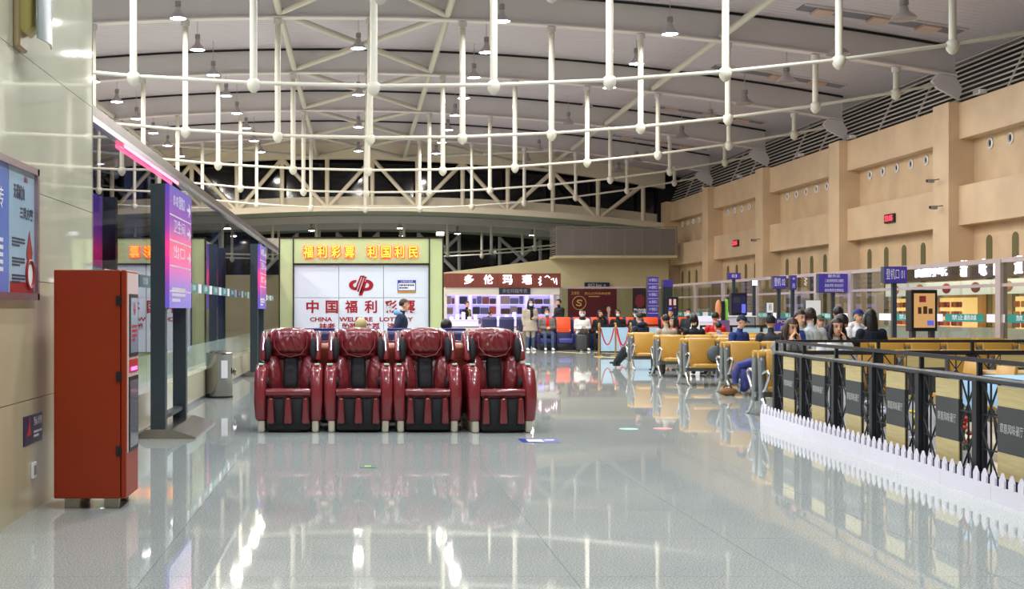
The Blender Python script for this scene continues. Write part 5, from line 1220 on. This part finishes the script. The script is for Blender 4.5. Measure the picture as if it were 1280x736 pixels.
def ell_rings(P, R, side):
    """rings of an elliptical limb; R holds (side radius, depth radius)"""
    rings = []; n = 14
    for i, p in enumerate(P):
        t = (P[min(i + 1, len(P) - 1)] - P[max(i - 1, 0)]).normalized()
        a = side - t * side.dot(t)
        if a.length < 1e-4: a = t.orthogonal()
        a.normalize(); b = t.cross(a)
        rings.append([p + a * R[i][0] * math.cos(2 * PI * k / n) + b * R[i][1] * math.sin(2 * PI * k / n) for k in range(n)])
    return rings
V = Vector
def person(label, X, Y, rz, pose='sit', size=1.0, top=None, bottom=None, shoe=None, hair='short', hair_m=None, mask=False, cap=None, hood=None, inner=None, arms='lap', legs=None, head=(0, 0), lean=0.0, bulk=1.0, skin=None, voxel=0.011, z=0.0, scarf=None, hold=None, coat=False):
    top, bottom, shoe, skin, hair_m = top or DKG, bottom or JEAN, shoe or SHOEB, skin or SKIN, hair_m or HAIR
    if Y > 45: size *= 1.10; bulk *= 1.18
    t = thing('person', label, 'person', (X, Y, z), rz)
    sit = pose == 'sit'
    zp = 0.565 if sit else 0.92
    hip = V((0, 0.02, zp))
    up = V((0, -math.sin(lean), math.cos(lean)))
    def T(h, y=0.0): return hip + up * h + V((0, y, 0))
    waist, chest, upper, neck0, neck1 = T(0.16, 0.01), T(0.33, 0.005), T(0.44, 0.01), T(0.52, 0.005), T(0.585, -0.005)
    hc = neck1 + up * 0.115 + V((0, -0.02, 0))
    Rh = Matrix.Rotation(head[0], 3, 'Z') @ Matrix.Rotation(head[1], 3, 'X')
    segs = []; mb = MB()
    def limb(P, R, cls, side=V((1, 0, 0))):
        mb.ring_loft(ell_rings(P, R, side))
        for i in range(len(P) - 1): segs.append((P[i], P[i + 1], sum(R[i]) / 2, sum(R[i + 1]) / 2, cls))
    def ellip(c, rx, ry, rz_, cls, rot=None):
        mb.ell(c, rx, ry, rz_, 14, 9, rot); segs.append((V(c), V(c) + V((0, 0, 1e-4)), (rx + ry + rz_) / 3, (rx + ry + rz_) / 3, cls))
    k = bulk
    limb([hip - up * 0.07, hip, waist, chest, upper, neck0 - up * 0.01], [(0.13 * k, 0.11 * k), (0.168 * k, 0.13 * k), (0.15 * k, 0.118 * k), (0.175 * k, 0.128 * k), (0.165 * k, 0.11 * k), (0.07, 0.065)], 'top')
    limb([neck0 - up * 0.03, neck0, neck1 + up * 0.03], [(0.07, 0.066), (0.058, 0.058), (0.052, 0.054)], 'skin')
    # head
    def H(x, y, z_): return hc + Rh @ V((x, y, z_))
    ellip(H(0, 0.005, 0.03), 0.076, 0.092, 0.088, 'skin', Rh)
    ellip(H(0, -0.028, -0.035), 0.060, 0.062, 0.082, 'skin', Rh)
    ellip(H(0, -0.045, -0.088), 0.034, 0.034, 0.028, 'skin', Rh)
    limb([H(0, -0.086, 0.022), H(0, -0.098, -0.004), H(0, -0.104, -0.026), H(0, -0.088, -0.034)], [(0.008, 0.008), (0.011, 0.011), (0.016, 0.014), (0.014, 0.012)], 'skin')
    for sx in (-1, 1): ellip(H(sx * 0.078, 0.012, -0.005), 0.012, 0.022, 0.034, 'skin', Rh)
    # arms
    for si, sx in enumerate((1, -1)):
        shd = upper + V((sx * 0.175 * (0.9 + 0.1 * k), 0.005, 0)) - up * 0.015
        am = arms[si] if isinstance(arms, (list, tuple)) else arms
        if isinstance(am, str):
            zo = 0.035 if sit else 0.39
            e, w, fd = {'lap': ((0.25, 0.0, 0.73), (0.10, -0.24, 0.62), (-0.35, -0.9, -0.2)),
                        'chin': ((0.20, -0.17, 0.76), (0.07, -0.20, 1.02), (-0.2, -0.1, 1.0)),
                        'table': ((0.26, -0.10, 0.76), (0.10, -0.36, 0.80), (-0.4, -0.9, 0.0)),
                        'down': ((0.245, 0.03, 0.70), (0.235, -0.05, 0.46), (0.0, -0.1, -1.0)),
                        'front': ((0.24, 0.0, 0.72), (0.06, -0.20, 0.70), (-0.7, -0.7, 0.1)),
                        'raise': ((0.24, -0.18, 0.95), (0.12, -0.28, 1.16), (-0.3, -0.3, 1.0)),
                        'swing': ((0.25, 0.16, 0.72), (0.22, 0.10, 0.50), (0.0, -0.2, -1.0))}[am]
            el, wr = V((sx * e[0], e[1], e[2] + zo)), V((sx * w[0], w[1], w[2] + zo)); fdir = V((sx * fd[0], fd[1], fd[2]))
            if not sit and am in ('down', 'swing'): pass
            sh_off = T(0.44) - V((0, 0, zp + 0.44)); el += sh_off * 0.8; wr += sh_off * 0.6
        else: el, wr, fdir = V(am[0]), V(am[1]), V(am[2])
        ellip(shd, 0.072 * k, 0.075 * k, 0.075 * k, 'top')
        limb([shd, shd.lerp(el, 0.5), el, el.lerp(wr, 0.5), wr], [(0.064 * k, 0.068 * k), (0.058 * k, 0.06 * k), (0.05 * k, 0.052 * k), (0.046 * k, 0.046 * k), (0.038 * k, 0.038 * k)], 'top', V((0, 1, 0)))
        fdir.normalize(); pal = V((-sx, 0, 0)) - fdir * V((-sx, 0, 0)).dot(fdir)
        if pal.length < 0.2: pal = V((0, 1, 0)) - fdir * fdir.y
        pal.normalize(); lat = fdir.cross(pal)
        c = wr + fdir * 0.05
        limb([wr - fdir * 0.02, wr + fdir * 0.02, c, wr + fdir * 0.09], [(0.024, 0.022), (0.033, 0.02), (0.041, 0.018), (0.038, 0.015)], 'skin', lat)
        for q, (o, ln) in enumerate(((-0.029, 0.066), (-0.010, 0.078), (0.010, 0.072), (0.028, 0.056))):
            b0 = wr + fdir * 0.088 + lat * o; b1 = b0 + fdir * ln * 0.5 + pal * 0.010; b2 = b0 + fdir * ln * 0.85 + pal * 0.034
            limb([b0 - fdir * 0.01, b1, b2], [(0.0095, 0.0095), (0.009, 0.009), (0.0075, 0.0075)], 'skin', lat)
        th = wr + fdir * 0.03 - lat * 0.036
        limb([th, th - lat * 0.024 + fdir * 0.03, th - lat * 0.026 + fdir * 0.06 + pal * 0.012], [(0.013, 0.013), (0.011, 0.011), (0.009, 0.009)], 'skin', pal)
    # legs
    for si, sx in enumerate((1, -1)):
        hp = hip + V((sx * 0.09, 0, -0.03))
        if legs: kn, an, toe = [V(q) for q in legs[si]]
        elif sit: kn, an, toe = V((sx * 0.13, -0.42, 0.545)), V((sx * 0.12, -0.45, 0.09)), V((sx * 0.13, -0.60, 0.035))
        else: kn, an, toe = V((sx * 0.095, -0.015, 0.50)), V((sx * 0.10, 0.02, 0.09)), V((sx * 0.11, -0.14, 0.035))
        limb([hp, hp.lerp(kn, 0.5), kn, kn.lerp(an, 0.35), kn.lerp(an, 0.75), an], [(0.095, 0.10), (0.085, 0.088), (0.066, 0.068), (0.062, 0.066), (0.052, 0.054), (0.047, 0.05)], 'bottom', V((1, 0, 0.01)))
        fd = (toe - an); fd.z = 0; fd.normalize(); sl = toe.z - 0.035
        limb([an + V((0, 0, 0.02)), an + V((0, 0, -0.03))], [(0.042, 0.045), (0.044, 0.05)], 'shoe', V((1, 0, 0)))
        limb([an - fd * 0.055 + V((0, 0, -0.05)), an + V((0, 0, -0.045)), an.lerp(toe, 0.55) + V((0, 0, -0.015)), toe + V((0, 0, 0.002)), toe + fd * 0.05 + V((0, 0, -0.004))], [(0.032, 0.030), (0.042, 0.042), (0.046, 0.040), (0.045, 0.030), (0.028, 0.02)], 'shoe', V((1, 0, 0)).cross(fd).cross(fd) if False else V((-fd.y, fd.x, 0)))
    if coat and not sit:
        limb([hip + V((0, 0, 0.05)), hip + V((0, 0, -0.15)), hip + V((0, -0.01, -0.26))], [(0.175 * k, 0.135 * k), (0.19 * k, 0.15 * k), (0.20 * k, 0.165 * k)], 'top')
    # one continuous skin
    me0 = mb.mesh('body', skin); ob = bpy.data.objects.new('body', me0); COL.objects.link(ob)
    rm = ob.modifiers.new('r', 'REMESH'); rm.mode = 'VOXEL'; rm.voxel_size = voxel
    sm = ob.modifiers.new('s', 'SMOOTH'); sm.factor = 0.5; sm.iterations = 2
    me = bpy.data.meshes.new_from_object(ob.evaluated_get(bpy.context.evaluated_depsgraph_get()))
    bpy.data.objects.remove(ob); bpy.data.meshes.remove(me0)
    me.name = 'body'; me.materials.clear()
    for m in (skin, top, bottom, shoe, inner or top): me.materials.append(m)
    n = len(me.polygons); C = np.empty(n * 3); me.polygons.foreach_get('center', C); C = C.reshape(-1, 3)
    best = np.full(n, 1e9); idx = np.zeros(n, int); cid = {'skin': 0, 'top': 1, 'bottom': 2, 'shoe': 3}
    for a, b, r0, r1, cls in segs:
        a_, b_ = np.array(a), np.array(b); d = b_ - a_; L2 = max(1e-9, d @ d)
        u = np.clip((C - a_) @ d / L2, 0, 1); dist = np.linalg.norm(C - a_ - u[:, None] * d, axis=1) - (r0 + (r1 - r0) * u)
        m_ = dist < best; best[m_] = dist[m_]; idx[m_] = cid[cls]
    if inner:
        w_ = (idx == 1) & (np.abs(C[:, 0]) < 0.05) & (C[:, 1] < -0.04) & (C[:, 2] > hip.z + 0.12); idx[w_] = 4
    me.polygons.foreach_set('material_index', idx.astype(np.int32)); me.polygons.foreach_set('use_smooth', [True] * n); me.update()
    body = link('body', me, t)
    # hair, face, clothing details
    Hm = Matrix.Translation(hc) @ Rh.to_4x4()
    def shell(keep, rx, ry, rz_, c, thick, nm, m, seg=20):
        bm = bmesh.new(); bmesh.ops.create_uvsphere(bm, u_segments=seg, v_segments=14, radius=1)
        bmesh.ops.delete(bm, geom=[f for f in bm.faces if not keep(f.calc_center_median())], context='FACES')
        if not bm.faces: bm.free(); return None
        for v in bm.verts: v.co = V((v.co.x * rx, v.co.y * ry, v.co.z * rz_)) + V(c)
        bmesh.ops.recalc_face_normals(bm, faces=bm.faces[:])
        bmesh.ops.solidify(bm, geom=bm.faces[:], thickness=thick)
        b = MB().from_bm(bm).xf(Hm); return b.build(nm, m, t, 60)
    C0 = (0, 0.008, 0.032)
    if hair in ('short', 'long', 'bob') and not (cap == 'hood'):
        lowz = {'short': -0.35, 'bob': -0.75, 'long': -0.8}[hair]
        shell(lambda d: (d.z > 0.36 - 0.25 * max(0, d.y + 0.3) or (d.y > -0.05 and d.z > lowz * min(1, d.y + 0.6))) and not (d.y < -0.6 and d.z < 0.42), 0.093, 0.108, 0.108, C0, 0.012, 'hair', hair_m)
        if hair == 'long':
            rg = ell_rings([V((0, 0.05, 0.07)), V((0, 0.07, -0.03)), V((0, 0.085, -0.14)), V((0, 0.10, -0.28)), V((0, 0.10, -0.40))], [(0.07, 0.04), (0.092, 0.055), (0.098, 0.05), (0.09, 0.042), (0.05, 0.02)], V((1, 0, 0)))
            MB().ring_loft(rg).xf(Hm).build('long_hair', hair_m, t, 60)
        if hair in ('bob', 'long'):
            for sx in (-1, 1): MB().ring_loft(ell_rings([V((sx * 0.07, 0.0, 0.05)), V((sx * 0.088, 0.0, -0.03)), V((sx * 0.085, -0.01, -0.12)), V((sx * 0.07, -0.01, -0.16))], [(0.02, 0.05), (0.022, 0.055), (0.022, 0.05), (0.012, 0.03)], V((1, 0, 0)))).xf(Hm).build('side_hair', hair_m, t, 60)
    if isinstance(cap, tuple):
        kind, m = cap
        if kind == 'cap':
            shell(lambda d: d.z > 0.12, 0.094, 0.110, 0.108, C0, 0.008, 'cap', m)
            MB().ring_loft([[V((0.075 * math.cos(a), -0.09 - 0.075 * math.sin(a) * s_, 0.052 - 0.012 * s_ * math.sin(a) + dz)) for a in [PI * i / 10 for i in range(11)]] for s_, dz in ((0.0, 0.0), (1.0, 0.0), (1.0, 0.008), (0.0, 0.008))]).xf(Hm).build('cap_brim', m, t, 60)
        elif kind == 'hood':
            shell(lambda d: not (d.y < -0.35 and abs(d.x) < 0.72 and d.z < 0.72), 0.108, 0.122, 0.135, (0, 0.02, 0.0), 0.014, 'hood', m)
        elif kind == 'beanie':
            shell(lambda d: d.z > 0.1, 0.094, 0.110, 0.118, C0, 0.012, 'beanie', m)
    if hood is not None:
        MB().ring_loft(ell_rings([neck0 + V((-0.13, 0.0, 0.0)), neck0 + V((-0.10, 0.09, 0.02)), neck0 + V((0, 0.13, 0.03)), neck0 + V((0.10, 0.09, 0.02)), neck0 + V((0.13, 0.0, 0.0))], [(0.02, 0.02), (0.045, 0.045), (0.06, 0.055), (0.045, 0.045), (0.02, 0.02)], V((0, 0, 1)))).build('jacket_hood', hood, t, 60)
    if scarf is not None:
        MB().ring_loft([[V((math.cos(2 * PI * k_ / 16) * r, math.sin(2 * PI * k_ / 16) * r * 0.95, h)) + neck0 for k_ in range(16)] for r, h in ((0.07, 0.06), (0.098, 0.045), (0.105, 0.0), (0.125, -0.05), (0.09, -0.07))]).build('scarf', scarf, t, 60)
    if mask:
        shell(lambda d: d.y < -0.25 and -0.8 < d.z < 0.28, 0.078, 0.090, 0.082, (0, -0.032, -0.042), 0.004, 'face_mask', MASK)
    else:
        MB().ell(H(0, -0.0875, -0.058), 0.022, 0.006, 0.007, 10, 5, Rh).build('mouth', LIP, t, 60)
    for sx in (-1, 1):
        MB().ell(H(sx * 0.031, -0.0825, 0.018), 0.014, 0.006, 0.007, 10, 5, Rh).build('eye', EYE_M, t, 60)
        MB().tube([H(sx * 0.016, -0.0875, 0.036), H(sx * 0.034, -0.086, 0.041), H(sx * 0.050, -0.076, 0.036)], 0.004, 5).build('eyebrow', hair_m, t)
    if size != 1.0: t.scale = (size, size, size)
    return t

GREYC = cm('grey_wool', '#6E6A66'); BEIGE = cm('beige_coat', '#A49A8C'); WHT = cm('white_cloth', '#D6D4D2'); RED = cm('red_cloth', '#C01C24'); BLUEJ = cm('blue_jacket', '#26376E'); OLIVE = cm('olive_cap', '#4A5540'); PURC = cm('plum_cloth', '#2A2338'); LBLUE = cm('light_blue_cloth', '#6F9CC8'); STONEG = cm('stone_grey_jacket', '#7C7D7A'); ICE = cm('ice_grey_jacket', '#B9C2C6'); BROWN = cm('brown_jacket', '#7A5230'); YELV = cm('yellow_vest', '#B8A020'); PLAID = mat('plaid_cloth', '#8A7FA0', 0.8, noise=0.7, nscale=14)
FARV = 0.016
LY = LD - 0.12
# far group by the orange chairs
person('standing woman in a beige coat and black scarf with jeans, face mask on', wx(663, 47.0), 47.0, 0.25, 'stand', 0.98, top=BEIGE, bottom=JEAN, shoe=SHOEW, hair='long', mask=True, scarf=BLKC, arms=['front', 'down'], coat=True, inner=BLKC, voxel=FARV, bulk=1.12)
person('seated man in a grey jacket and jeans with white shoes and a face mask', 7.0, LY, 0, 'sit', 1.0, top=GREYC, bottom=JEAN, shoe=SHOEW, mask=True, inner=RED, arms='front', voxel=FARV, bulk=1.15)
person('seated woman in a white hooded coat holding a brown bag', 8.31, LY, 0, 'sit', 0.98, top=WHT, bottom=BLKC, shoe=SHOEW, mask=True, cap=('hood', WHT), arms='front', voxel=FARV, bulk=1.2, scarf=BLKC)
person('seated person in black raising a phone to the ear, leaning sideways', 8.965, LY, -0.3, 'sit', 0.97, top=BLKC, bottom=BLKC, arms=['raise', 'lap'], head=(0.4, 0.2), voxel=FARV, hair='bob')
person('seated person in a black hood and white mask behind the rope barrier', 9.62, LY, 0, 'sit', 0.98, top=BLKC, bottom=BLKC, mask=True, cap=('hood', BLKC), voxel=FARV)
person('seated person in a dark cap and mask behind the rope barrier', 10.275, LY, 0.1, 'sit', 0.96, top=NAVY, bottom=BLKC, mask=True, cap=('cap', NAVY), voxel=FARV)
person('seated person in a dark jacket with a white mask at the last orange chairs', 12.24, LY, 0, 'sit', 1.0, top=DKG, bottom=BLKC, mask=True, voxel=FARV)
person('dark haired seated person beside the masked one at the last orange chairs', 11.585, LY, -0.5, 'sit', 0.98, top=BLKC, bottom=BLKC, voxel=FARV)
person('standing man in black at the shop corner, turned to the lit shelves', wx(698, 51.6), 51.6, -1.2, 'stand', 1.0, top=BLKC, bottom=BLKC, voxel=FARV, bulk=1.2)
person('shop assistant in black with a yellow vest behind the white counter', wx(584, 56.0), 56.0, 0.9, 'stand', 0.97, top=BLKC, bottom=BLKC, inner=YELV, voxel=FARV, arms='front')
person('customer in a brown jacket leaning beside the white shop counter', wx(605, 54.3), 54.3, 1.9, 'stand', 0.78, top=BROWN, bottom=NAVY, voxel=FARV, lean=0.5, arms='front')
# around the lottery booth and massage chairs
person('walking man in a navy puffer jacket with a light blue hood', wx(501, 26.2), 26.2, PI / 2, 'stand', 0.985, top=NAVY, bottom=BLKC, hood=LBLUE, lean=0.10, arms='swing', legs=(((0.09, -0.10, 0.50), (0.10, -0.02, 0.09), (0.10, -0.18, 0.035)), ((-0.09, 0.0, 0.50), (-0.10, 0.20, 0.12), (-0.10, 0.06, 0.05))), bulk=1.15, hair_m=HAIRB)
person('fair haired person sunk in a blue lounge chair behind the massage chairs', 0.04, 19.82, PI, 'sit', 0.98, top=GREYC, bottom=JEAN, hair_m=HAIRG)
person('dark haired person sunk in a blue lounge chair at the shop end', 1.36, 19.82, PI, 'sit', 0.97, top=DKG, bottom=JEAN)
# amber seat rows
person('man in a navy hooded jacket with legs stretched out, seen from behind', 7.12, 32.42, PI + 0.5, 'sit', 1.02, top=cm('navy_blue_grey', '#22303E'), bottom=DKG, shoe=SHOEB, hood=NAVY, bulk=1.15, head=(0.15, 0.25), arms='front', legs=(((0.13, -0.42, 0.50), (0.05, -0.86, 0.16), (0.05, -1.02, 0.12)), ((-0.10, -0.42, 0.50), (-0.02, -0.82, 0.12), (-0.02, -0.97, 0.06))))
person('man in a beige coat with cropped hair seen from behind', 7.02, 29.24, PI + 0.15, 'sit', 1.0, top=BEIGE, bottom=DKG, bulk=1.15, arms='lap')
person('woman with dark hair in profile next to the beige coat', 7.76, 31.56, -1.15, 'sit', 0.95, top=BLKC, bottom=BLKC, hair='long', arms='lap', scarf=cm('rust_scarf', '#A04A28'))
person('person in a black jacket seen from behind, right of the beige coat', 7.66, 29.24, PI, 'sit', 1.0, top=BLKC, bottom=BLKC, hair='bob', bulk=1.1)
person('person in a bright red jacket seen from behind', 9.04, 32.42, PI - 0.2, 'sit', 1.03, top=RED, bottom=BLKC, bulk=1.1)
person('small person in a plaid jacket slumped on the amber seats', 8.30, 29.24, PI + 0.5, 'sit', 0.88, top=PLAID, bottom=BLKC, lean=0.2, bulk=1.15)
person('man in a navy cap and blue jacket looking down', 7.46, 25.14, 0.55, 'sit', 1.0, top=BLUEJ, bottom=BLKC, cap=('cap', NAVY), head=(0.3, 0.35), lean=0.12, bulk=1.1)
person('broad man in a charcoal jacket and black cap seen from behind', 7.51, 23.32, PI - 0.15, 'sit', 1.0, top=cm('charcoal_jacket', '#2B2F37'), bottom=BLKC, cap=('cap', BLKC), bulk=1.3)
person('woman in a grey jacket looking down behind the fence corner', 5.90, 17.60, 0.1, 'sit', 1.0, top=STONEG, bottom=BLKC, hair='long', hair_m=HAIRB, arms='chin', head=(0.1, 0.25), lean=0.18, bulk=1.1, voxel=0.009)
person('smiling woman in a white jacket resting her chin on her hand', 6.54, 17.60, 0.0, 'sit', 1.0, top=WHT, bottom=NAVY, hair='long', arms=['chin', 'table'], head=(-0.1, 0.05), lean=0.16, bulk=1.1, voxel=0.009)
person('young man in an ice grey jacket over a blue shirt', 7.74, 22.44, 0.2, 'sit', 1.07, top=ICE, bottom=JEAN, inner=BLUEJ, head=(0.2, 0.15), arms='lap', bulk=1.1, voxel=0.009)
person('person with brown hair in a pale jacket seen from behind', 8.23, 23.32, PI, 'sit', 1.10, top=ICE, bottom=JEAN, hair_m=HAIRB, bulk=1.1, hair='bob')
person('person in an olive cap sitting deep in the crowd', 9.07, 25.14, 0, 'sit', 1.0, top=BLUEJ, bottom=BLKC, cap=('cap', OLIVE))
person('man with black hair in a black shirt seen from behind, head turned', 6.98, 18.48, PI + 0.3, 'sit', 1.03, top=BLKC, bottom=BLKC, bulk=1.15, head=(-0.5, 0.1))
person('person in a plum coat behind the black shirted man', 9.75, 26.02, PI, 'sit', 1.12, top=PURC, bottom=BLKC, bulk=1.2)
WHT2 = cm('white_hoodie', '#DAD8DA')
hoodie = person('man in a white hoodie with orange print and a blue cap', 9.82, 25.14, 0.15, 'sit', 1.08, top=WHT2, bottom=JEAN, cap=('cap', cm('royal_cap', '#1C2A6A')), arms='table', bulk=1.15, hood=WHT2)
scribble(0.2, 0.06, 2, (0, -0.158, 0.86), '-y', mat('orange_print', '#E07A5A', 0.6), hoodie, 'chest_print')
person('woman with very long black hair and a dark blue coat seen from behind', 9.33, 23.32, PI, 'sit', 1.08, top=cm('midnight_coat', '#141C2E'), bottom=BLKC, hair='long', bulk=1.15)
# bag in the lap of the woman in white
hb = thing('handbag', 'brown handbag on the lap of the woman in the white coat', 'bag', (8.31, LY - 0.30, 0.60))
MB().rbox(-0.15, 0.15, -0.07, 0.07, 0.0, 0.2, 0.04, 3).build('body', mat('bag_brown', '#4A3A30', 0.5), hb, 50); MB().tube([(-0.08, 0, 0.2), (-0.05, 0, 0.27), (0.05, 0, 0.27), (0.08, 0, 0.2)], 0.01, 6).build('handle', M_BLACK, hb)
